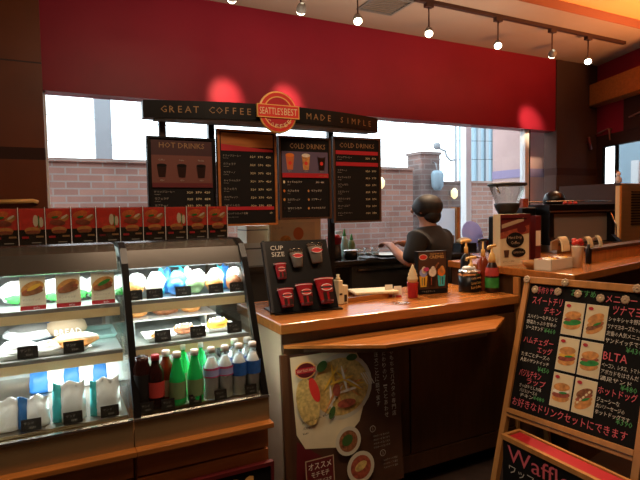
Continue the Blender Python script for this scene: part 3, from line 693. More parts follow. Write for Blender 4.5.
c.ell(.285, .255, .068, .068, 'plate'); c.ell(.285, .255, .05, .05, 'bread_dark'); c.ell(.28, .26, .03, .025, 'leafgreen', rot=.5)
c.ell(.345, .12, .075, .075, 'plate'); c.ell(.345, .12, .056, .056, 'meat'); c.ell(.345, .125, .035, .02, 'pasta', rot=.4)
c.ell(.42, .285, .016, .016, 'grey_text'); c.ell(.42, .285, .013, .013, 'poster_brown'); c.text('1', .42, .278, .014, 'grey_text', align='c')
c.ell(.47, .16, .016, .016, 'grey_text'); c.ell(.47, .16, .013, .013, 'poster_brown'); c.text('2', .47, .153, .014, 'grey_text', align='c')
for k in range(4): c.text('ボロネーゼ 生パスタ', .42, .245-.018*k, .009, 'grey_text', wmax=.12)
for k in range(3): c.text('カルボナーラ 温玉', .47, .12-.018*k, .009, 'grey_text', wmax=.11)
c.rect(.055, .20, .03, .215, 'tan_label'); c.rect(.06, .195, .035, .21, 'red_dark'); c.text('オススメ', .127, .168, .030, 'paper', align='c', w=.115)
c.text('モチモチ', .127, .133, .024, 'paper', align='c', w=.09); c.text('新感触生パスタ', .127, .105, .018, 'paper', align='c', w=.11); c.rect(.07, .185, .045, .09, 'poster_cream')
c.build('printed_sheet', r)
b = MB(); b.box(-.03, 0, -.008, .014, -.12, H_+.005, 'wood_dark'); b.build('wooden_upright', r)
b = MB(); b.box(.02, .05, .006, .02, -.12, H_*.8, 'charcoal'); b.box(W_-.05, W_-.02, .006, .02, -.12, H_*.8, 'charcoal'); b.box(-.03, W_, -.1, .05, -.121, -.105, 'charcoal'); b.build('stand', r)

# cup size display
r = thing('cup_size_display', 'black cup size board with six sample cups at the left end of the counter', 'sign', (.94, 2.36, CZ), -5)
b = MB(); ang = math.radians(24)
b.box(0, .36, -.03, .17, 0, .008, 'black'); b.build('base', r)
t_ = Matrix.Translation((0, -.01, .010)) @ Matrix.Rotation(-ang, 4, 'X')
def tilted(o): o.matrix_local = t_; return o
c = Canvas(-.001); c.box(0, .345, 0, .008, 0, .375, 'black'); c.box(-.012, 0, -.004, .03, 0, .378, 'charcoal')
c.text('CUP', .028, .325, .024, 'white_chalk', res=2, w=.068); c.text('SIZE', .03, .290, .024, 'white_chalk', res=2, w=.068)
for x_, z_, s_ in ((.03, .245, 'Short'), (.13, .318, 'Tall'), (.235, .345, 'Grande'), (.03, .112, 'Short'), (.13, .128, 'Tall'), (.235, .15, 'Grande')): c.text(s_, x_, z_, .010, 'grey_text')
tilted(c.build('board', r))
def scup(x, z, rt_, rb, h, clear, lb):
    o = MB(); m = 'clear_plastic' if clear else 'red'
    o.lathe([(rb, 0), (rt_, h), (rt_+.003, h), (rt_+.003, h+.004)], m, (0, 0, 0), 18)
    if clear: o.lathe([(rb*.9, .004), (rt_*.88, h*.85)], 'grey', (0, 0, 0), 14)
    else: o.lathe([(rb*1.01, .0), (rb*1.0+.002, h*.12)], 'red_dark', (0, 0, 0), 18); o.lathe([(rt_*.99, h*.98), (rt_+.004, h)], 'white', (0, 0, 0), 18)
    q = o.build('sample_cup', r); q.matrix_local = t_ @ Matrix.Translation((x, -rt_*.45-.002, z)) @ Matrix.Diagonal((1, .45, 1, 1))
    k = Canvas(-rt_*1.12); k.ell(0, h*.62, rt_*.62, h*.14, 'white'); k.ell(0, h*.62, rt_*.56, h*.12, 'red_bright'); k.rect(-rt_*.7, rt_*.7, h*.58, h*.67, 'maroon' if not clear else 'red')
    if not clear:
        k.rect(-rt_*.5, -rt_*.1, h*.1, h*.42, 'coffee'); k.rect(rt_*.15, rt_*.6, h*.1, h*.42, 'coffee')
    k.build('cup_logo', q)
for a in ((.062, .165, .030, .023, .078, 0), (.155, .22, .040, .028, .092, 1), (.262, .235, .045, .031, .105, 1), (.068, .018, .040, .030, .09, 0), (.168, .018, .044, .031, .105, 0), (.278, .018, .050, .034, .128, 0)): scup(*a, '')

# tools and small items on the counter
r = thing('packet_holder', 'cream plastic packet holder beside the cup size board', 'holder', (X(336, 2.5), 2.45, CZ), 8)
b = MB(); b.box(-.035, -.005, -.02, .03, 0, .13, 'cream'); b.box(-.005, .03, -.02, .03, 0, .10, 'cream'); b.build('body', r, bevel=.004)
b = MB(); b.lathe([(.013, .13), (.013, .142), (.007, .146), (.009, .16)], 'cream', (-.02, .005, 0), 12); b.build('neck', r)
b = MB(); b.box(-.03, -.012, -.022, -.02, .05, .06, 'charcoal'); b.box(.002, .02, -.022, -.02, .012, .05, 'charcoal'); b.build('slot', r)
r = thing('cash_tray', 'low orange wooden tray under the pale serving board on the counter', 'tray', (X(356, 2.58), 2.56, CZ), 4)
b = MB(); b.box(-.13, .13, -.09, .09, 0, .008, 'wood_top'); b.build('bottom', r)
b = MB(); b.box(-.14, .14, -.1, -.09, 0, .026, 'wood_top'); b.box(-.14, .14, .09, .1, 0, .026, 'wood_top'); b.box(-.14, -.13, -.09, .09, 0, .026, 'wood_top'); b.box(.13, .14, -.09, .09, 0, .026, 'wood_top'); b.build('rim', r)
b = MB(); b.box(-.13, .13, -.085, .085, 0, .014, 'cream'); tag(b.build('serving_board', loc=(X(372, 2.55), 2.55, CZ+.0265), rot=(0, 0, R(-14)), bevel=.004), 'pale rectangular board lying on the wooden tray', 'board')
for i, (px, lab) in enumerate(((388, 'cream folded card just right of the pale board on the counter'), (397, 'small cream folded card between the first card and the red cone cup'))):
    b = MB(); y = 2.5-.03*i; h = .07-.008*i; b.sprism([(-.02, 0), (-.017, 0), (.0, h-.004), (.017, 0), (.02, 0), (.001, h)], -.022, .022, 'paper'); b.box(-.016, .016, -.0205, -.0195, 0, .012, 'red')
    tag(b.build('tent_card', loc=(X(px, y), y, CZ), rot=(0, 0, R(-20))), lab, 'card')
r = thing('cone_sample', 'soft-serve cone sample standing in a red plastic cup on the counter', 'ice cream', (X(410, 2.42), 2.40, CZ))
b = MB(); b.lathe([(.026, 0), (.028, .004), (.032, .085), (.034, .088)], 'red', seg=18); b.build('cup', r)
b = MB(); b.lathe([(.012, .03), (.027, .09), (.029, .10)], 'bread', seg=16); b.build('wafer', r)
b = MB(); b.lathe([(.028, .098), (.031, .112), (.024, .126), (.027, .134), (.018, .150), (.019, .156), (.009, .172), (.008, .178), (.001, .192)], 'cream', seg=18); b.build('ice_cream', r)
b = MB(); b.lathe([(.0, 0), (.045, .001), (.05, .006)], 'clear_plastic', seg=18); tag(b.build('glass_saucer', loc=(X(398, 2.3), 2.28, CZ)), 'small clear saucer on the counter in front of the folded cards', 'saucer')
r = thing('dessert_sign', 'black dessert sign with three cups and a red oval logo on the counter', 'sign', (X(416, 2.47), 2.46, CZ), -8)
w_, h_ = .195, .255
c = Canvas(-.006); c.box(0, w_, -.005, .035, 0, h_, 'black_matte'); c.rect(.004, w_-.004, .03, h_-.004, 'poster_brown')
c.ell(.035, h_*.87, .028, .017, 'paper'); c.ell(.035, h_*.87, .025, .014, 'red_bright'); c.text('CREMIS', .075, h_*.83, .018, 'gold', w=.1); c.text('PREMIUM ICE', .08, h_*.92, .008, 'gold', w=.09)
for x_, m1, m2 in ((.035, 'yellow', 'pinkblue_label'), (.095, 'coffee', 'icing'), (.155, 'cyan', 'orange')):
    c.poly([(x_-.02, .045), (x_+.02, .045), (x_+.027, .11), (x_-.027, .11)], m1); c.ell(x_, .13, .026, .026, m2); c.ell(x_+.004, .145, .016, .022, 'icing' if m1 != 'cyan' else 'bread'); c.rect(x_-.012, x_-.006, .055, .10, 'green_label' if m1 != 'coffee' else 'meat'); c.rect(x_+.004, x_+.010, .055, .10, 'charcoal')
c.poly([(.105, .16), (.13, .19), (.14, .185), (.115, .15)], 'bread_dark'); c.ell(.05, .15, .02, .012, 'magenta'); c.text('アイスデザート', .02, .012, .012, 'grey_text', wmax=.15)
c.build('sign_face', r); b = MB(); b.box(w_-.012, w_+.012, .0, .05, 0, h_*.8, 'charcoal'); b.build('side_support', r)
r = thing('topping_jar', 'dark labelled jar with a broad silver lid and a pump on the counter', 'jar', (X(467, 2.42), 2.40, CZ))
b = MB(); b.lathe([(.062, 0), (.066, .006), (.066, .105)], 'black', seg=28); b.build('jar_body', r)
b = MB(); b.lathe([(.068, .10), (.069, .125), (.064, .13), (.02, .134)], 'silver', seg=28); b.build('lid', r)
b = MB(); b.lathe([(.014, .133), (.014, .165), (.007, .168), (.006, .20)], 'pump_yellow', (.012, 0, 0), 12); b.tube([(.045, -.01, .206), (.012, 0, .205), (-.03, -.01, .203), (-.036, -.012, .19)], .008, 'pump_yellow'); b.build('pump', r)
b = MB()
for k in range(3): b.blob((-.03+.025*k, .0, .142), (.02, .025, .014), 'bag_white', 90+k, .2)
b.build('packets', r)
c = Canvas(-.068)
for k, s_ in enumerate(('Vanilla Syrup', 'Caramel Sauce', 'Best Coffee')): c.text(s_, -.038, .075-.026*k, .016, 'gold', w=.072, rot=.1)
c.build('handwriting', r).rotation_euler = (0, 0, R(-6))
r = thing('syrup_bottle', 'tall syrup bottle with an amber neck and yellow pump beside the silver-lidded jar', 'bottle', (X(492, 2.3), 2.30, CZ))
b = MB(); b.lathe([(.036, 0), (.04, .01), (.04, .12), (.034, .15), (.02, .18), (.016, .19)], 'coffee', seg=20); b.build('bottle_body', r)
b = MB(); b.lathe([(.0412, .03), (.0412, .09)], 'green', seg=20, cap=False); b.lathe([(.041, .10), (.0405, .125), (.035, .15)], 'cola_label', seg=20, cap=False); b.build('label_band', r)
b = MB(); b.lathe([(.020, .178), (.022, .20), (.013, .235), (.007, .24), (.006, .27)], 'amber_neck' if 'amber_neck' in MATS else 'pump_yellow', seg=14); b.tube([(.03, .0, .278), (0, 0, .277), (-.038, -.01, .275), (-.044, -.012, .26)], .008, 'pump_yellow'); b.build('pump', r)
r = thing('pump_bottle', 'yellow-topped pump bottle behind the jar, beside the coffee grinder', 'bottle', (X(483, 2.39), 2.39, CZ))
b = MB(); b.lathe([(.034, 0), (.036, .01), (.036, .17), (.02, .2), (.014, .21)], 'amber', seg=18); b.build('bottle_body', r)
b = MB(); b.lathe([(.014, .21), (.012, .25), (.006, .255), (.006, .30)], 'pump_yellow', seg=12); b.tube([(.03, 0, .31), (0, 0, .31), (-.04, -.01, .308), (-.046, -.012, .295)], .009, 'black'); b.build('pump', r)
r = thing('pump_bottle', 'dark pump bottle with a pale yellow head behind the silver-lidded jar', 'bottle', (X(466, 2.52), 2.52, CZ))
b = MB(); b.lathe([(.034, 0), (.036, .01), (.036, .18), (.02, .21), (.014, .22)], 'black', seg=18); b.build('bottle_body', r)
b = MB(); b.lathe([(.014, .22), (.012, .26), (.006, .265), (.006, .29)], 'pump_yellow', seg=12); b.tube([(.03, 0, .30), (0, 0, .30), (-.045, -.01, .298), (-.05, -.012, .285)], .009, 'pump_yellow'); b.build('pump', r)

# ------------------------------------------------------------------ pickup counter on the right
PZ = 1.10
poly = [(2.39, 1.79), (3.26, 1.99), (4.32, 2.23), (4.32, 3.12), (2.92, 3.12), (2.72, 2.78), (2.40, 2.78)]
r = thing('pickup_counter', 'raised wooden pickup counter to the right of the service counter', 'counter')
b = MB(); b.prism(poly, PZ-.045, PZ, 'wood_top'); b.build('worktop', r, bevel=.005)
ins = [(2.42, 1.84), (3.26, 2.04), (4.30, 2.27), (4.30, 3.1), (2.95, 3.1), (2.75, 2.76), (2.42, 2.76)]
b = MB(); b.prism(ins, 0, PZ-.045, 'wood_dark'); b.build('carcass', r)
r = thing('back_ledge', 'raised light wooden ledge with a dark brown top along the pickup counter', 'ledge')
b = MB(); b.prism([(3.0, 2.13), (4.3, 2.43), (4.3, 2.49), (3.0, 2.19)], PZ, PZ+.07, 'wood_light'); b.build('riser_board', r)
b = MB(); b.prism([(2.99, 2.12), (4.3, 2.42), (4.3, 2.53), (2.99, 2.23)], PZ+.07, PZ+.09, 'wood_dark'); b.build('ledge_top', r)
b = MB(); b.box(2.372, 2.388, 2.14, 2.18, 0, PZ-.05, 'wood_light'); tag(b.build('corner_post'), 'light wooden post where the service counter meets the pickup counter', 'post')
# coffee board
r = thing('coffee_poster_box', 'upright cream and red coffee box sign on the left end of the pickup counter', 'sign', (X(500, 2.33), 2.33, PZ), -3)
w_, h_ = .235, .315
c = Canvas(-.003); c.box(0, w_, -.002, .06, 0, h_, 'poster_cream'); c.rect(0, w_, h_*.62, h_, 'red_dark'); c.poly([(0, h_*.64), (w_, h_*.78), (w_, h_*.62), (0, h_*.52)], 'meat')
c.poly([(.01, h_*.8), (w_*.8, h_*.93), (w_*.8, h_*.86), (.01, h_*.72)], 'tan_label'); c.rect(.01, w_*.9, h_*.90, h_*.92, 'black')
c.ell(w_*.5, h_*.49, w_*.31, h_*.15, 'black_matte'); c.text('Hand Drip', w_*.5, h_*.50, .022, 'tan_label', align='c', w=.11); c.text('Coffee', w_*.5, h_*.41, .018, 'tan_label', align='c', w=.07)
c.ell(w_*.62, h_*.24, w_*.24, h_*.09, 'black_matte'); c.text('COFFEE BEANS', w_*.62, h_*.225, .012, 'tan_label', align='c', w=.09); c.ell(w_*.72, h_*.70, w_*.16, h_*.08, 'red_dark')
c.poly([(w_*.13, h_*.16), (w_*.26, h_*.16), (w_*.29, h_*.3), (w_*.1, h_*.3)], 'poster_brown'); c.text('コーヒー ¥280', .015, h_*.06, .012, 'brown_pic', wmax=.1)
c.build('front_face', r); b = MB(); b.box(w_, w_+.012, -.002, .06, 0, h_, 'red_dark'); b.build('side_face', r)
b = MB(); b.box(0, .052, 0, .05, 0, .30, 'red_dark'); b.box(.004, .048, -.002, 0, .10, .2, 'paper'); tag(b.build('coffee_bag', loc=(X(538, 2.4), 2.42, PZ)), 'narrow dark red coffee bag standing behind the right side of the cream box sign', 'bag')
# grinder
r = thing('coffee_grinder', 'coffee grinder with a clear conical hopper and round black lid behind the cream box sign', 'grinder', (X(507, 2.6), 2.60, PZ))
b = MB(); b.box(-.085, .085, -.08, .09, 0, .30, 'black'); b.build('body', r, bevel=.01)
b = MB(); b.lathe([(.05, .30), (.075, .345), (.085, .375), (.085, .385)], 'charcoal', seg=26); b.build('collar', r)
b = MB(); b.lathe([(.075, .38), (.118, .505)], 'hopper_glass', seg=28, cap=False); b.lathe([(.072, .38), (.074, .387), (.0, .388)], 'coffee', seg=20, cap=False); b.build('hopper', r)
b = MB(); b.lathe([(.127, .505), (.13, .512), (.128, .522), (.06, .528)], 'charcoal', seg=28); b.build('lid', r)
b = MB(); b.tube([(-.118, -.02, .50), (-.115, -.03, .47), (-.10, -.03, .455)], .007, 'silver'); b.build('latch', r)
# espresso machine
ex0, ex1 = X(541, 2.85), X(606, 2.85)
r = thing('espresso_machine', 'wide dark espresso machine on the pickup counter below the brown wall', 'coffee machine', (ex0, 2.82, PZ))
W_ = ex1-ex0
b = MB(); b.box(.02, W_-.02, 0, .27, .06, .33, 'steel_dark'); b.build('body', r, bevel=.015)
b = MB(); b.box(.05, W_-.05, -.012, 0, .07, .30, 'grey'); b.build('rear_panel', r)
b = MB(); b.box(0, W_, -.05, .28, .31, .375, 'black'); b.box(.0, W_, -.055, -.05, .315, .325, 'steel'); b.build('top_tray', r, bevel=.008)
b = MB(); b.box(0, W_, -.12, .27, 0, .06, 'steel'); b.build('drip_tray', r, bevel=.004)
for x_ in (.0, W_-.05):
    b = MB(); b.sprism([(-.12, .06), (-.05, .12), (-.05, .31), (.02, .31), (.02, .06)], x_, x_+.05, 'black'); b.build('side_frame', r)
for i in range(2):
    b = MB(); x_ = W_*(.33+.34*i); b.lathe([(.035, .20), (.035, .25)], 'steel', (x_, .31, 0), 16); g = b.build('group_head', r)
    b = MB(); b.tube([(x_, .33, .22), (x_, .44, .21)], .011, 'black'); b.build('portafilter_handle', g)
b = MB(); b.tube([(W_-.07, -.06, .30), (W_-.06, -.10, .2), (W_-.07, -.11, .1)], .006, 'silver'); b.build('steam_wand', r)
b = MB(); b.tube([(0, .24, .40), (W_, .24, .40)], .005, 'silver'); b.tube([(0, -.02, .40), (W_, -.02, .40)], .005, 'silver'); b.build('cup_rail', r)
b = MB(); b.lathe([(.075, 0), (.085, .01), (.085, .05), (.07, .085), (.04, .105), (.01, .112)], 'black', seg=24)
tag(b.build('domed_canister', loc=(X(554, 2.95), 2.95, PZ+.376)), 'rounded black dome-topped canister on the left of the espresso machine', 'canister')
b = MB(); b.box(-.03, .03, -.02, .02, 0, .07, 'meat')
tag(b.build('coffee_box', loc=(ex0-.09, 2.94, PZ+.356)), 'small reddish box left of the black dome on a dark shelf', 'box')
b = MB(); b.box(-.16, -.01, -.04, .10, 0, .355, 'black'); tag(b.build('hot_water_tower', loc=(ex0-.005, 2.92, PZ), bevel=.01), 'dark machine housing between the grinder and the espresso machine', 'coffee machine')
for i in range(3):
    r = thing('red_tin', ['left', 'middle', 'right'][i]+' one of three small red tins on top of the espresso machine', 'tin', (X(565+5*i, 2.8), 2.80, PZ+.376), 0, 'red tins')
    b = MB(); b.lathe([(.016, 0), (.018, .01), (.012, .02)], 'red_bright', seg=14); b.build('tin_body', r)
# things on the pickup counter front
def sleeve(px, y, w, h, label):
    b = MB(); P = []; n = 6
    for i in range(n+1): a = R(90)*i/n; P.append((.05*(1-math.cos(a))*.6, h*math.sin(a)))
    b.sprism([(p[0], p[1]) for p in P]+[(p[0]+.01, p[1]-.002) for p in reversed(P)], -w/2, w/2, 'cream'); b.sprism([(P[-1][0], h-.006), (P[-1][0]+.05, h-.03), (P[-1][0]+.05, 0), (P[-1][0]+.042, 0), (P[-1][0]+.042, h-.03), (P[-1][0], h-.014)], -w/2, w/2, 'tan_label')
    tag(b.build('cup_sleeve', loc=(X(px, y), y, PZ+.091), rot=(0, 0, R(12))), label, 'cup sleeve', 'cardboard cup sleeves')
yy = lambda x: 2.16+(x-3.0)*.2308
def onledge(px): 
    y = 2.2
    for _ in range(6): y = yy(X(px, y))
    return y
sleeve(567, onledge(567), .085, .085, 'large tan cup sleeve left of the red-topped cup on the back ledge')
sleeve(592, onledge(592), .055, .07, 'tan cup sleeve right of the red-topped cup on the back ledge')
sleeve(602, onledge(602), .035, .07, 'narrow tan cup sleeve at the right end of the back ledge')
y = onledge(580)-.12
r = thing('topping_cup', 'pale cup topped with small red flowers in front of the cup sleeves', 'cup', (X(578, y), y, PZ))
b = MB(); b.lathe([(.026, 0), (.034, .12), (.036, .123)], 'paper', seg=18); b.build('cup', r)
b = MB()
for k in range(7): b.blob((.02*math.cos(k*.9), .02*math.sin(k*.9), .14+.008*(k % 3)), (.015, .015, .014), 'red_bright', k, .2, 10, 6)
b.build('flowers', r)
b = MB(); b.lathe([(.016, 0), (.018, .004), (.018, .08), (.008, .10), (.008, .12)], 'black', seg=14); tag(b.build('sauce_bottle', loc=(X(586, 2.13), 2.11, PZ)), 'small black bottle at the right end of the white tub', 'bottle')
r = thing('supply_tub', 'long white translucent tub holding sugar and creamers on the pickup counter', 'tub', (X(557, 2.02), 2.04, PZ), 13)
b = MB(); b.box(-.13, .13, -.05, .05, 0, .006, 'paper'); b.box(-.13, .13, -.05, -.046, 0, .062, 'paper'); b.box(-.13, .13, .046, .05, 0, .062, 'paper'); b.box(-.13, -.126, -.05, .05, 0, .062, 'paper'); b.box(.126, .13, -.05, .05, 0, .062, 'paper'); b.build('tub_body', r)
b = MB(); b.box(-.002, .002, -.046, .046, .006, .05, 'paper'); b.build('divider', r)
for k in range(14):
    rg = random.Random(k); b = MB(); b.blob((0, 0, .012), (.018, .014, .012), ('bag_white', 'cream', 'yellow', 'meat')[k % 4], k, .12, 8, 6)
    col_ = ('white', 'cream', 'yellow', 'brown')[k % 4]
    u = -.11+(k % 7)*.034; v = -.022+.044*(k//7); a = R(13); x_, y_ = X(557, 2.02)+u*math.cos(a)-v*math.sin(a), 2.04+u*math.sin(a)+v*math.cos(a)
    tag(b.build('creamer_pot', loc=(x_, y_, PZ+.045), rot=(0, 0, k)), '%s creamer in the white tub, %s from the left in the %s row' % (col_, ORD[k % 7], 'front' if k < 7 else 'back'), 'creamer', 'creamers in the tub')
for k in range(4):
    b = MB(); b.box(-.028, .028, -.044 if 0 else -.04, .04, 0, .012, 'cream'); 
    a = R(13); u = -.09+.06*k; x_, y_ = X(557, 2.02)+u*math.cos(a), 2.04+u*math.sin(a)
    tag(b.build('paper_packet', loc=(x_, y_, PZ+.012+.012), rot=(0, 0, a)), 'bundle of paper packets lying in the white tub under the creamers, %s from the left' % ORD[k], 'packet', 'packets in the tub')
r = thing('wooden_bowl', 'shallow tan wooden bowl left of the white tub', 'bowl', (X(529, 2.15), 2.12, PZ))
b = MB(); b.lathe([(.03, 0), (.055, .02), (.066, .045), (.062, .045), (.05, .022), (.0, .01)], 'wood_light', seg=22, cap=False); b.build('bowl_body', r)
b = MB(); b.box(-.035, .035, -.066, -.062, .03, .062, 'paper'); c = Canvas(-.0665); c.text('FREE', 0, .04, .012, 'brown_pic', align='c'); b.build('card', r)
# tall steel machine
r = thing('ice_machine', 'tall brushed steel machine with side louvres and a gold edge at the right edge', 'machine', (4.61, 3.0, 0))
b = MB(); b.box(0.012, .62, 0, .64, 0, 1.665, 'steel_panel'); b.build('body', r, bevel=.01)
b = MB(); b.box(0, .012, 0, .64, 0, 1.665, 'taupe'); b.build('side_panel', r)
b = MB(); b.box(-.03, .0, -.02, .02, .2, 1.64, 'gold'); b.build('edge_trim', r)
for k in range(13): b = MB(); b.box(.17, .56, -.008, 0, 1.28+.025*k, 1.29+.025*k, 'black'); b.build('louvre', r)
r = thing('figurine', 'small white and brown animal figurine standing on the steel machine', 'figurine', (4.66, 3.05, 1.665))
b = MB(); b.blob((0, 0, .035), (.028, .024, .035), 'bag_white', 2, .1); b.blob((.02, -.01, .03), (.012, .014, .025), 'bread_dark', 3, .1); b.build('torso', r)
b = MB(); b.blob((-.004, -.004, .085), (.022, .02, .022), 'bag_white', 4, .08); b.blob((-.004, -.022, .083), (.006, .006, .005), 'bread_dark', 5, .1); b.build('head', r)
for s_ in (-1, 1): b = MB(); b.blob((-.004+.014*s_, 0, .108), (.007, .005, .012), 'bread_dark', 6, .1, 8, 6); b.build('ear', r)
# ------------------------------------------------------------------ menu boards and header
MY = 3.0
def gl(c, t, x, z, h, m, **k): c.text(t, x, z, h, m, **k)
HX0, HX1, HB = .455, 1.985, .14
def hy(x): u = (x-HX0)/(HX1-HX0)*2-1; return MY-HB*(1-u*u)
r = thing('header_sign', 'long black curved header sign over the menu boards lettered great coffee', 'sign', (0, 0, 0))
b = MB(); n = 24; xs = [HX0+(HX1-HX0)*i/n for i in range(n+1)]
b.prism([(x, hy(x)) for x in xs]+[(HX1, MY+.06), (HX0, MY+.06)], 1.982, 2.078, 'black'); b.build('fascia', r)
b = MB(); b.prism([(x, hy(x)+.01) for x in xs[1:-1]]+[(HX1-.06, MY+.055), (HX0+.06, MY+.055)], 1.974, 1.982, 'grey'); b.build('underside', r)
b = MB()
def arc_text(s_, xa, xb, m, z, h):
    for i, ch in enumerate(s_):
        if ch == ' ': continue
        x = xa+(xb-xa)*i/(len(s_)-1); sl = math.atan2(hy(x+.01)-hy(x-.01), .02)
        c = Canvas(-.001); c.text(ch, 0, 0, h, m, align='c'); k = Matrix.Translation((x, hy(x), z)) @ Matrix.Rotation(sl, 4, 'Z')
        b.add([tuple(k @ Vector(v)) for v in c.v], c.f, m)
arc_text('GREAT COFFEE', .56, 1.02, 'gold_text', 2.012, .036)
arc_text('MADE SIMPLE', 1.40, 1.90, 'gold_text', 2.012, .036)
b.build('lettering', r)
for px in (165, 213, 331):
    x = X(px, 3.08); b = MB(); b.box(x-.018, x+.018, 3.062, 3.098, 0, 2.07, 'brown_groove' if px == 165 else 'black')
    tag(b.build('support_post'), {165: 'brown post behind the leftmost menu board holding the header sign', 213: 'black post between the first and second menu boards', 331: 'black post between the third and fourth menu boards'}[px], 'post')
lx = 1.19; ly = hy(lx)-.012
r = thing('round_logo_sign', "round red and gold Seattle's Best Coffee emblem in the middle of the header sign", 'logo sign', (lx, ly, 2.035))
b = MB(); b.xf = Matrix.Rotation(R(90), 4, 'X'); b.lathe([(.118, -.008), (.122, -.002), (.118, .004)], 'gold', (0, 0, 0), 40); b.xf = Matrix.Identity(4)
b.box(-.132, .132, -.012, .006, -.034, .042, 'gold'); b.build('backing', r)
c = Canvas(-.0045); c.ell(0, 0, .112, .112, 'red_bright', seg=40); c.ell(0, 0, .092, .092, 'gold', seg=40); c.ell(0, 0, .085, .085, 'red', seg=40)
c.y0 = -.0105; c.n = 3
c.rect(-.127, .127, -.029, .037, 'red_bright'); c.text("SEATTLE'S", -.118, -.016, .040, 'cream', w=.145, res=2); c.text('BEST', .034, -.016, .040, 'cream', w=.084, res=2)
for i, ch in enumerate('COFFEE'):
    a = R(-140+20*i); rr = .094; c.text(ch, rr*math.cos(a)-.009*math.cos(a+R(90)), rr*math.sin(a)-.009*math.sin(a+R(90)), .022, 'cream', w=.018, rot=a+R(90), k=8)
c.build('emblem', r)

def menu_board(px, zt, zb, w, label, frame, title, kind):
    x0 = px; r = thing('menu_board', label, 'menu board', (x0, MY, zb)); h = zt-zb
    c = Canvas(-.001); c.box(0, w, 0, .03, 0, h, 'black_matte')
    for a in ((0, .014, 0, h), (w-.014, w, 0, h)): c.box(a[0], a[1], -.008, 0, a[2], a[3], frame)
    c.box(.014, w-.014, -.008, 0, h-.012, h, frame); c.box(.014, w-.014, -.008, 0, 0, .012, frame)
    fr = c; fr.build('frame', r)
    c = Canvas(-.002); L, Rr = .022, w-.022
    items_h = ('ドリップコーヒー', 'カフェラテ', 'カプチーノ', 'キャラメルラテ', 'カフェモカ', 'エスプレッソ', 'ホワイトモカ', 'ホットココア')
    def rows(z, n, step, cols, s0=0, x1=None):
        for k in range(n):
            s_ = items_h[(k+s0) % 8]; c.text(s_, L+.012, z, .013, 'grey_text', k=5, wmax=.15); c.text('Hot Regular', L+.012, z-.012, .006, 'grey_text', k=5, wmax=.07)
            for q in range(cols): c.text(('320', '370', '420')[q], Rr-.05-.05*(cols-1-q), z-.003, .012, 'cream', k=5, w=.034)
            z -= step
    if kind == 'pics_top':
        c.rect(L, Rr, h*.70, h-.02, 'maroon'); c.text(title, w/2, h-.062, .03, 'gold_text', align='c', w=w*.66)
        c.rect(L, Rr, h*.50, h*.80, 'brown_pic'); 
        for q in range(3):
            x = L+.055+q*.11; c.poly([(x-.018, h*.56), (x+.018, h*.56), (x+.027, h*.69), (x-.027, h*.69)], 'coffee'); c.ell(x, h*.69, .027, .009, 'black'); c.text(('Coffee', 'Latte', 'Mocha')[q], x, h*.74, .009, 'grey_text', align='c'); c.text('¥320', x, h*.52, .008, 'grey_text', align='c')
        c.rect(L, Rr, h*.45, h*.50, 'red_dark'); rows(h*.39, 6, .038, 3)
    elif kind == 'list':
        c.rect(L, Rr, h-.10, h-.02, 'wood_front'); c.poly([(L, h-.125), (L, h-.085), (L+.16, h-.10), (Rr, h-.112), (Rr, h-.125)], 'red')
        rows(h-.16, 7, .049, 3); c.rect(L, Rr, h*.165, h*.20, 'red'); c.text('トッピング シロップ 各種', L+.01, h*.12, .012, 'grey_text', wmax=.24); c.text('Extra shot, syrup, cream', L+.01, h*.085, .008, 'grey_text', wmax=.2); c.text('60', Rr-.03, h*.12, .012, 'cream')
    elif kind == 'cold_pics':
        c.text(title, w*.55, h-.075, .032, 'gold_text', align='c', w=w*.68)
        c.rect(L, Rr, h*.56, h*.82, 'violet_pic')
        for q in range(3):
            x = L+.055+q*.11; c.poly([(x-.019, h*.60), (x+.019, h*.60), (x+.029, h*.77), (x-.029, h*.77)], ('iced', 'bread', 'coffee')[q]); c.ell(x, h*.775, .029, .012, ('orange', 'icing', 'violet_pic')[q]); c.ell(x, h*.68, .012, .012, 'red_bright'); c.text('¥390', x, h*.575, .009, 'grey_text', align='c')
        c.rect(L, Rr, h*.505, h*.56, 'red'); c.text('390  440', Rr-.07, h*.52, .012, 'gold_text')
        for k in range(4):
            z = h*.44-k*.055; c.ell(L+.012, z+.006, .007, .009, ('cream', 'orange', 'bread', 'coffee')[k], k=5); c.text(items_h[(k+3) % 8], L+.035, z, .013, 'white_chalk', k=5, wmax=.1); c.text('Iced', L+.035, z-.014, .007, 'grey_text', k=5)
            if k: c.ell(L+.18, z+.006, .006, .008, 'bread', k=5); c.text(items_h[k], L+.20, z, .013, 'white_chalk', k=5, wmax=.1)
            else: c.text('390  440', Rr-.09, z, .012, 'white_chalk', k=5)
    else:
        c.text(title, w*.5, h-.07, .03, 'gold_text', align='c', w=w*.72); c.rect(L, Rr, h-.115, h-.09, 'red'); rows(h-.14, 1, .04, 2); c.rect(L, Rr, h-.19, h-.165, 'red')
        rows(h-.225, 7, .047, 2, 2)
    c.build('printed_panel', r)
menu_board(X(149, MY), 1.885, 1.37, X(217, MY)-X(149, MY), 'leftmost menu board headed hot drinks with three dark coffee cups', 'black', 'HOT DRINKS', 'pics_top')
menu_board(X(219, MY), 1.945, 1.375, X(277.5, MY)-X(219, MY), 'second menu board from the left, orange wooden frame and a long price list', 'wood_front', '', 'list')
menu_board(X(279.5, MY), 1.925, 1.405, X(331.5, MY)-X(279.5, MY), 'third menu board from the left, headed cold drinks with three iced cups', 'wood_dark', 'COLD DRINKS', 'cold_pics')
menu_board(X(333.5, MY), 1.94, 1.375, X(381, MY)-X(333.5, MY), 'rightmost menu board headed cold drinks with two red bars and no pictures', 'wood_dark', 'COLD DRINKS', 'cold_list')
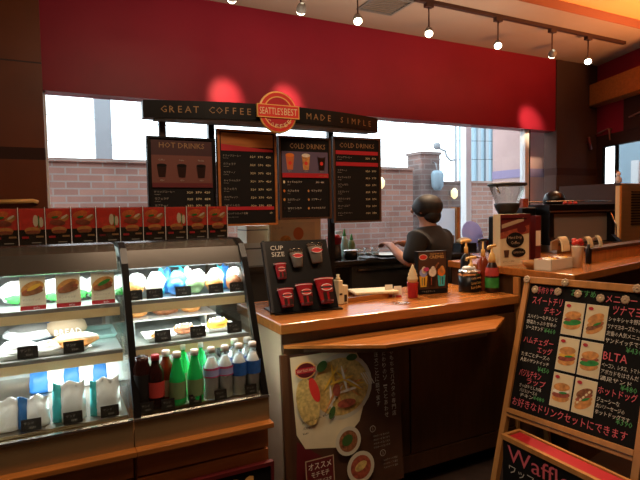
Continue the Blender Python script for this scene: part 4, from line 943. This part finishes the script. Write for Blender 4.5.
#
# ------------------------------------------------------------------ back counter and its machines
BZ = 1.08
r = thing('back_counter', 'dark steel back counter running under the windows', 'counter', (0, 0, 0))
b = MB(); b.box(.75, 4.56, 3.36, 4.0, BZ-.03, BZ, 'steel_dark'); b.build('worktop', r, bevel=.004)
b = MB(); b.box(.77, 4.55, 3.40, 3.99, .1, BZ-.03, 'steel_dark'); b.box(.8, 4.5, 3.46, 3.95, 0, .1, 'black'); b.build('carcass', r)
xs = [.77, 1.45, 1.98, 2.6, 3.3, 3.95, 4.55]
for i in range(6):
    a, c_ = xs[i]+.008, xs[i+1]-.008; m = 'black' if i in (1, ) else 'steel_dark'
    if i == 2 or i == 3:
        for z0, z1 in ((.12, .5), (.51, .78), (.79, 1.03)):
            b = MB(); b.box(a, c_, 3.385, 3.40, z0, z1, m); d = b.build('drawer_front', r); b = MB(); b.box(a+.05, c_-.05, 3.365, 3.385, z1-.035, z1-.02, 'steel'); b.build('handle', d)
    else:
        b = MB(); b.box(a, c_, 3.385, 3.40, .12, 1.03, m); d = b.build('door', r); b = MB(); b.box(c_-.05, c_-.035, 3.36, 3.385, .6, .9, 'steel'); b.build('handle', d)
def P(px, Y, z): return (X(px, Y), Y, z)
r = thing('red_basket', 'red basket of bright tops beside the cup size board on the back counter', 'basket', P(334, 3.5, BZ))
b = MB(); b.lathe([(.05, .12), (.06, .17), (.064, .172)], 'red', seg=18); b.build('basket_body', r); b = MB(); b.lathe([(.052, 0), (.055, .02), (.05, .12)], 'charcoal', seg=18); b.build('pedestal', r)
b = MB()
for k in range(6): b.blob((.03*math.cos(k), .03*math.sin(k), .18), (.016, .016, .014), 'red_bright', k, .1, 8, 6)
b.build('contents', r)
r = thing('coffee_canister', 'short black canister with an oval lid between the red basket and the glass beakers', 'canister', P(350, 3.48, BZ))
b = MB(); b.lathe([(.05, 0), (.055, .01), (.055, .055)], 'black', seg=20); b.build('canister_body', r); b = MB(); b.lathe([(.056, .055), (.058, .065), (.05, .072)], 'silver', seg=20); b.build('lid', r)
for i, (px, lab) in enumerate(((344, 'taller green bottle behind the black canister'), (351, 'shorter pale green bottle behind the black canister'))):
    r = thing('squeeze_bottle', lab+' on the back counter', 'bottle', P(px, 3.66+.02*i, BZ)); s_ = 1.0-.2*i
    b = MB(); b.lathe([(.03, 0), (.032, .01), (.032, .13*s_), (.014, .17*s_)], 'aqua_edge' if i == 0 else 'green_label', seg=16); b.build('bottle_body', r)
    b = MB(); b.lathe([(.014, .168*s_), (.012, .19*s_), (.004, .23*s_)], 'green', seg=12); b.build('nozzle', r)
b = MB()
for k in range(7): b.lathe([(.028, .03*k), (.034, .03*k+.026), (.035, .03*k+.028)], 'white', seg=16)
tag(b.build('paper_cup_stack', loc=P(338, 3.8, BZ)), 'stack of white paper cups standing by the black header post', 'cups')
for i, px in enumerate((360, 368, 375)):
    r = thing('glass_beaker', ['left', 'middle', 'right'][i]+' one of three clear glass beakers on the back counter', 'glass', P(px, 3.62, BZ), 0, 'glass beakers')
    b = MB(); b.lathe([(.028, 0), (.03, .004), (.036, .07), (.035, .07), (.028, .006)], 'bottle_clear', seg=18, cap=False); b.build('glass', r); b = MB(); b.lathe([(.027, .005), (.030, .03)], 'water', seg=16); b.build('water', r)
b = MB(); b.lathe([(.0, .004), (.10, .004), (.13, .014), (.13, .018), (.1, .0)], 'steel', seg=30, cap=False); tag(b.build('steel_tray', loc=P(386, 3.55, BZ)), 'round steel tray on the back counter just left of the hands', 'tray')
b = MB(); b.box(-.06, .06, -.1, .1, 0, .01, 'steel'); b.box(-.05, .05, -.09, .09, .01, .012, 'charcoal'); tag(b.build('drip_grate', loc=P(366, 3.46, BZ)), 'flat steel grate in front of the glass beakers', 'grate')
# cream machine with the light on its top edge painted yellow, behind the cup size board
r = thing('recipe_board', 'cream recipe picture board with the light on its top edge painted yellow, behind the cup size board', 'board', (X(271, 3.3), 3.34, 1.10), 0)
w_ = X(323, 3.3)-X(271, 3.3)
c = Canvas(-.003); c.box(0, w_, 0, .02, .0, .31, 'cream'); c.rect(.02, w_-.05, .06, .28, 'poster_cream'); c.ell(w_*.55, .2, .04, .045, 'iced'); c.ell(w_*.3, .16, .04, .03, 'bread'); c.text('レシピ', .04, .235, .02, 'grey_text')
c.build('panel', r); b = MB(); b.box(-.005, w_+.005, -.012, .03, .30, .325, 'yellow'); b.build('top_edge', r)
b = MB(); b.box(.02, .05, .02, .06, -.02, .3, 'charcoal'); b.box(w_-.06, w_-.03, .02, .06, -.02, .3, 'charcoal'); b.build('leg', r)
b = MB(); b.box(0, w_, .03, .16, -.02, -.001, 'charcoal'); b.build('foot_bar', r)
b = MB(); b.box(0, .42, 0, .3, 0, .96, 'steel_panel'); b.box(.02, .40, -.01, 0, .05, .9, 'alu')
tag(b.build('undercounter_fridge', loc=(.50, 3.36, 0), bevel=.006) if False else b.build('storage_cabinet', loc=(.30, 3.4, 0), bevel=.006), 'grey steel cabinet behind the display case, seen through its glass side', 'cabinet')
for i, (px, z, w_, h_, m) in enumerate(((246, 0, .2, .16, 'white'), (247, .16, .17, .12, 'paper'), (268, 0, .08, .1, 'beige'))):
    b = MB(); b.box(-w_/2, w_/2, -.1, .1, 0, h_, m); b.box(-w_/2-.002, w_/2+.002, -.102, .102, h_*.72, h_*.78, 'grey')
    tag(b.build('storage_box', loc=(X(px, 3.6)+.03, 3.56, BZ+z)), ['larger white box at the bottom of the stack left of the cup size board', 'cream box on top of the white box left of the cup size board', 'small beige box beside the white boxes behind the cup size board'][i], 'box', 'boxes on the back counter')
# white cabinet right of the person, built as a translucent pane to look brighter
r = thing('white_panel', 'white cabinet front built translucent to look brighter, with a wooden right edge, standing behind the person', 'panel', (X(433, 3.62), 3.62, BZ))
w_ = X(455, 3.62)-X(433, 3.62)
b = MB(); b.box(0, w_, 0, .006, 0, .38, 'frosted'); b.build('pane', r); b = MB(); b.box(w_, w_+.03, -.03, .05, 0, .39, 'wood_light'); b.build('wooden_edge', r); b = MB(); b.box(w_-.04, w_-.02, -.012, 0, .05, .14, 'grey'); b.build('handle', r)
b = MB(); b.xf = Matrix.Translation((0, 0, .13)) @ Matrix.Rotation(R(75), 4, 'X'); b.lathe([(.02, -.04), (.08, -.03), (.125, 0), (.13, .008)], 'purple_plastic', seg=26)
tag(b.build('lavender_lid', loc=P(472, 3.78, BZ)), 'large round translucent lavender lid leaning behind the pump bottles', 'lid')
r = thing('paper_towel_pack', 'cream rounded pack on the back counter right of the pale translucent panel', 'pack', P(464, 3.55, BZ))
b = MB(); b.blob((0, 0, .09), (.07, .06, .03), 'cream', 3, .08); b.build('pack', r); b = MB(); b.box(-.09, .09, -.06, .06, 0, .07, 'black'); b.build('base_box', r)
b = MB(); b.box(-.06, .06, -.05, .05, 0, .09, 'maroon'); b.box(-.05, .03, -.04, .04, .09, .10, 'blue'); tag(b.build('dark_crate', loc=P(487, 3.55, BZ)), 'dark red and black crate between the cream pack and the grinder', 'crate')

# ------------------------------------------------------------------ chalkboard on its leaning frame
W_, H_ = .625, .653
# local x runs from the far left edge towards the camera, -y faces the aisle
rot = Matrix.Rotation(R(-86), 4, 'Z') @ Matrix.Rotation(-R(16.8), 4, 'X') @ Matrix.Rotation(R(-1.7), 4, 'Y')
base = Vector((2.0487, 1.905, .4266)) - (rot @ Vector((0, 0, .445)))
r = thing('chalkboard_menu', 'leaning wooden-framed black menu board with handwriting and six sandwich photos', 'menu board', base)
r.rotation_euler = rot.to_euler()
CB0, CB1 = .445, .445+H_          # along the slope
b = MB(); fwid = .03
for x0, x1 in ((-fwid, 0), (W_, W_+fwid)):
    b = MB(); b.box(x0, x1, -.012, .018, 0, CB1+.035, 'wood_light'); b.build('upright', r)
    b = MB(); hh = CB1*math.cos(R(33)); b.xf = Matrix.Translation((x0, .022, CB1)) @ Matrix.Rotation(R(24), 4, 'X'); b.box(0, fwid, 0, .02, -1.045, 0, 'wood_light'); b.build('rear_leg', r)
b = MB(); b.box(0, W_, -.012, .018, CB1, CB1+.035, 'wood_light'); b.build('top_rail', r, bevel=.003)
b = MB(); b.box(0, W_, -.014, .018, CB0-.045, CB0, 'wood_light'); b.box(0, W_, -.02, -.012, CB0-.028, CB0-.022, 'wood_dark'); b.build('bottom_rail', r, bevel=.003)
c = Canvas(-.001); c.box(0, W_, 0, .012, CB0, CB1, 'board_black')
Z = lambda v: CB1-v*H_
U = lambda u: u*W_
def T(t, u, v, h, m, w=None, k=3): c.text(t, U(u), Z(v)-h*H_, h*H_, m, w=None if w is None else w*W_, k=k)
T('手作りサンド', .08, .02, .055, 'pink_chalk', .22); T('おすすめ', .38, .015, .05, 'green_chalk', .2); T('メニュー', .66, .03, .055, 'pink_chalk', .22)
T('スイートチリ', .05, .10, .06, 'pink_chalk', .27); T('チキン', .17, .175, .055, 'pink_chalk', .15)
for k_, s_ in enumerate(('スパイシーなチキンと', '野菜たっぷり甘辛の', 'ソースサンド')): T(s_, .03, .245+.045*k_, .032, 'white_chalk', .27 if k_ < 2 else .16)
T('¥460', .2, .335, .038, 'green_chalk', .1)
T('ハムチェダー', .03, .42, .055, 'pink_chalk', .27); T('エッグ', .17, .485, .05, 'pink_chalk', .13)
for k_, s_ in enumerate(('たまごとチーズの', '人気のサンドイッチ')): T(s_, .03, .545+.045*k_, .032, 'white_chalk', .26)
T('¥450', .2, .635, .038, 'green_chalk', .1)
T('バジルチキン', .04, .68, .055, 'pink_chalk', .2); T('ラップ', .12, .735, .05, 'pink_chalk', .17)
for k_, s_ in enumerate(('さっぱりとした味', 'バジルソースの', 'チキン')): T(s_, .06+.01*k_, .79+.036*k_, .028, 'white_chalk', .2-.04*k_)
T('¥480', .2, .855, .03, 'green_chalk', .1)
T('ツナマヨ', .72, .10, .065, 'pink_chalk', .2)
for k_, s_ in enumerate(('シャキシャキ野菜と', 'ツナマヨネーズたっぷり', '定番の人気メニュー', 'サンドイッチです')): T(s_, .70, .18+.05*k_, .034, 'white_chalk', .26)
T('¥430', .85, .37, .038, 'green_chalk', .11)
T('BLTA', .70, .425, .055, 'pink_chalk', .17)
for k_, s_ in enumerate(('ベーコン、レタス、トマト', 'アボカドをはさんだ', '満足サンド')): T(s_, .70, .50+.045*k_, .032, 'white_chalk', .26-.04*(k_ == 2))
T('¥480', .85, .62, .038, 'green_chalk', .11)
T('ホットドッグ', .70, .66, .055, 'pink_chalk', .27)
for k_, s_ in enumerate(('ジューシーな', '太いソーセージの', 'ホットドッグです')): T(s_, .70, .735+.042*k_, .032, 'white_chalk', .16+.04*k_)
T('¥390', .85, .84, .038, 'green_chalk', .11)
T('お好きなドリンクセットにできます', .02, .905, .065, 'pink_chalk', .92)
c.build('black_panel', r)
rg = random.Random(3)
for i in range(6):
    q, rw_ = i % 2, i//2; w_, h_ = .165*W_, .245*H_; x_, z_ = U(.345+.18*q), Z(.105+.265*(rw_+1))+.008
    c = Canvas(-.0035); c.box(x_, x_+w_, -.003, -.0015, z_, z_+h_, 'paper'); c.y0 = -.0032
    c.rect(x_+.002, x_+w_-.002, z_+.002, z_+h_-.002, 'poster_cream'); cx_, cz_ = x_+w_/2, z_+h_*.45; rt_ = .5 if i in (1, 5) else .15
    c.ell(cx_, cz_-h_*.16, w_*.42, h_*.12, 'bread', rot=rt_); c.ell(cx_, cz_-.01, w_*.44, h_*.09, ('green', 'bread_dark', 'meat', 'green', 'meat', 'bread')[i], rot=rt_); c.ell(cx_, cz_+h_*.04, w_*.42, h_*.07, ('meat', 'bread', 'yellow', 'meat', 'icing', 'meat')[i], rot=rt_)
    c.ell(cx_, cz_+h_*.16, w_*.4, h_*.12, 'bread' if i != 5 else 'bread_dark', rot=rt_); c.ell(x_+w_*.22, z_+h_*.88, w_*.12, h_*.05, 'red'); c.ell(cx_+w_*.1, cz_+.0, w_*.2, h_*.03, 'green', rot=rt_)
    if i == 5:
        for j in range(5): c.ell(cx_-w_*.25+w_*.12*j, cz_-h_*.14+h_*.09*j, w_*.07, h_*.03, 'cream', rot=.9)
    c.build('sandwich_photo', r)
for i, (u_, z_, y_) in enumerate(((-.02, CB1+.018, -.014), (.33, CB1+.018, -.014), (.88, CB1+.018, -.014), (.06, CB1-.03, -.002), (.27, CB1-.03, -.002), (.44, CB1-.03, -.002), (.80, CB1-.035, -.002), (.62, CB1-.04, -.002))):
    b = MB(); rr = .02
    for k in range(8):
        a = k*math.pi/4; b.blob((U(u_)+rr*.62*math.cos(a), y_-.004, z_+rr*.62*math.sin(a)), (rr*.42, .004, rr*.42), 'tan_label', k, .05, 8, 6)
    b.blob((U(u_), y_-.006, z_), (rr*.35, .005, rr*.35), 'cream' if i % 2 else 'tan_label', 1, .05, 8, 6); b.build('paper_rosette', r)
# waffle stand in front of it
r = thing('waffle_stand', 'low black stand lettered Waffle with a deep red top in the bottom right corner', 'stand', (1.867, 1.775, 0), -90)
SW = .95; SZ = .362
b = MB(); b.box(0, SW, .0, .012, 0, SZ, 'black_matte'); b.build('front_board', r)
b = MB(); b.box(0, .012, .012, .10, 0, SZ, 'black_matte'); b.build('end_board', r)
b = MB(); b.box(SW-.012, SW, .012, .10, 0, SZ, 'black_matte'); b.build('end_board', r)
b = MB(); b.box(.012, SW-.012, .012, .11, SZ-.012, SZ, 'black_matte'); b.build('top_board', r)
b = MB(); b.box(.015, SW-.015, .012, .10, SZ, SZ+.006, 'red'); b.build('red_top', r)
b = MB(); b.box(-.005, SW+.005, -.008, .012, SZ-.008, SZ+.014, 'wood_light'); b.box(-.005, SW+.005, .10, .114, SZ-.008, SZ+.014, 'wood_light'); b.box(-.005, .012, .012, .10, SZ-.008, SZ+.014, 'wood_light'); b.box(SW-.012, SW+.005, .012, .10, SZ-.008, SZ+.014, 'wood_light'); b.build('rim', r)
c = Canvas(-.002); c.text('Waffle', .03, SZ-.10, .075, 'pink_chalk', w=.34, res=3); c.text('ワッフル', .04, SZ-.155, .038, 'white_chalk', w=.2); c.text('¥150', .3, SZ-.155, .035, 'green_chalk')
c.build('lettering', r)
# ------------------------------------------------------------------ person (one continuous skinned body, clothing and hair as children)
def skin_mesh(name, pts, edges, root, parent, m, sub=2, shade=True, post=None):
    me = bpy.data.meshes.new(name); me.from_pydata([p[0] for p in pts], edges, []); o = bpy.data.objects.new(name, me); C.objects.link(o)
    md = o.modifiers.new('skin', 'SKIN'); md.use_smooth_shade = True
    for i, p in enumerate(pts):
        rr = p[1]; sv = me.skin_vertices[0].data[i]; sv.radius = (rr, rr) if not isinstance(rr, tuple) else rr; sv.use_root = (i == root)
    s = o.modifiers.new('sub', 'SUBSURF'); s.levels = sub; s.render_levels = sub
    dg = bpy.context.evaluated_depsgraph_get(); dg.update(); nm = bpy.data.meshes.new_from_object(o.evaluated_get(dg))
    for q in list(o.modifiers): o.modifiers.remove(q)
    o.data = nm; nm.materials.clear(); nm.materials.append(MATS[m]); nm.polygons.foreach_set('use_smooth', [True]*len(nm.polygons))
    o.parent = parent; return o
# local frame: +y is the way the figure faces, x its right
pr = thing('person', 'person in a black short-sleeved shirt with dark hair, head bowed, working at the back counter', 'person', (2.475, 3.03, 0), 26)
J = []; E = []
def j(p, r, par=None):
    J.append((Vector(p), r)); i = len(J)-1
    if par is not None: E.append((par, i))
    return i
pel = j((0, 0, .88), (.13, .10)); wa = j((0, .005, 1.0), (.115, .09), pel); ch = j((0, .02, 1.14), (.135, .10), wa); uc = j((0, .03, 1.25), (.09, .07), ch); nk = j((0, .03, 1.34), .052, uc); hb = j((0, .04, 1.39), .055, nk); h1 = j((0, .055, 1.45), (.072, .085), hb); h2 = j((0, .055, 1.50), .062, h1)
hand = {}
for s in (-1, 1):
    sh = j((.15*s, .03, 1.255), .042, uc); el = j((.20*s, .06, 1.06), .042, sh); fo = j((.175*s, .15, 1.12), .036, el); wr = j((.12*s, .245, 1.18), .026, fo); pm = j((.085*s, .28, 1.195), (.034, .017), wr); kn = j((.075*s, .315, 1.20), (.036, .014), pm)
    for q in range(4):
        f0 = j((.075*s+(q-1.5)*.017, .33+(.004 if q in (1, 2) else 0), 1.203), .0095, kn); f1 = j((.070*s+(q-1.5)*.016, .358, 1.187-(.002*q)), .0085, f0); j((.066*s+(q-1.5)*.015, .367, 1.167), .0075, f1)
    t0 = j((.085*s-.035*s, .285, 1.20), .011, pm); t1 = j((.085*s-.052*s, .312, 1.193), .0095, t0); j((.085*s-.052*s, .332, 1.183), .008, t1)
    hp = j((.09*s, 0, .82), .092, pel); knee = j((.10*s, .02, .47), .058, hp); an = j((.10*s, -.01, .09), .04, knee); he = j((.10*s, .03, .05), .038, an); j((.11*s, .13, .035), .033, he)
body = skin_mesh('body', J, E, pel, pr, 'skin')
# face features as part of the head group
b = MB(); b.blob((0, .148, 1.445), (.013, .016, .02), 'skin', 1, .05, 8, 6); b.build('nose', pr)
b = MB()
for s in (-1, 1): b.blob((.078*s, .045, 1.45), (.008, .018, .028), 'skin', 1, .05, 8, 6)
b.build('ears', pr)
b = MB()
for s in (-1, 1): b.blob((.03*s, .130, 1.47), (.011, .007, .006), 'hair', 1, .05, 8, 6)
b.build('eyes', pr)
b = MB(); b.blob((0, .133, 1.408), (.02, .008, .006), 'red_dark', 1, .05, 8, 6); b.build('mouth', pr)
b = MB(); b.blob((0, .035, 1.475), (.096, .104, .092), 'hair', 12, .03, 22, 14); b.blob((0, .0, 1.41), (.072, .055, .062), 'hair', 13, .04, 18, 12); b.build('hair', pr)
S = []; SE = []
def k_(p, r, par=None):
    S.append((Vector(p), r)); i = len(S)-1
    if par is not None: SE.append((par, i))
    return i
a0 = k_((0, 0, .84), (.155, .125)); a1 = k_((0, .0, .98), (.15, .12), a0); a2 = k_((0, .015, 1.13), (.18, .14), a1); a3 = k_((0, .015, 1.255), (.16, .115), a2); a4 = k_((0, .025, 1.33), .075, a3)
for s in (-1, 1): q = k_((.17*s, .02, 1.255), .078, a3); q2 = k_((.205*s, .045, 1.14), .068, q); k_((.21*s, .06, 1.07), .062, q2)
skin_mesh('shirt', S, SE, a0, pr, 'shirt')
S = []; SE = []
a0 = k_((0, 0, .86), (.14, .115)); 
for s in (-1, 1): q = k_((.09*s, 0, .78), .105, a0); q2 = k_((.10*s, .02, .47), .075, q); k_((.10*s, -.005, .1), .062, q2)
skin_mesh('trousers', S, SE, a0, pr, 'trousers')
b = MB()
for s in (-1, 1): b.blob((.105*s, .06, .042), (.048, .13, .042), 'shoe', 2, .03, 14, 9)
b.build('shoes', pr)

pr.scale = (1.1, 1.1, 1.0)
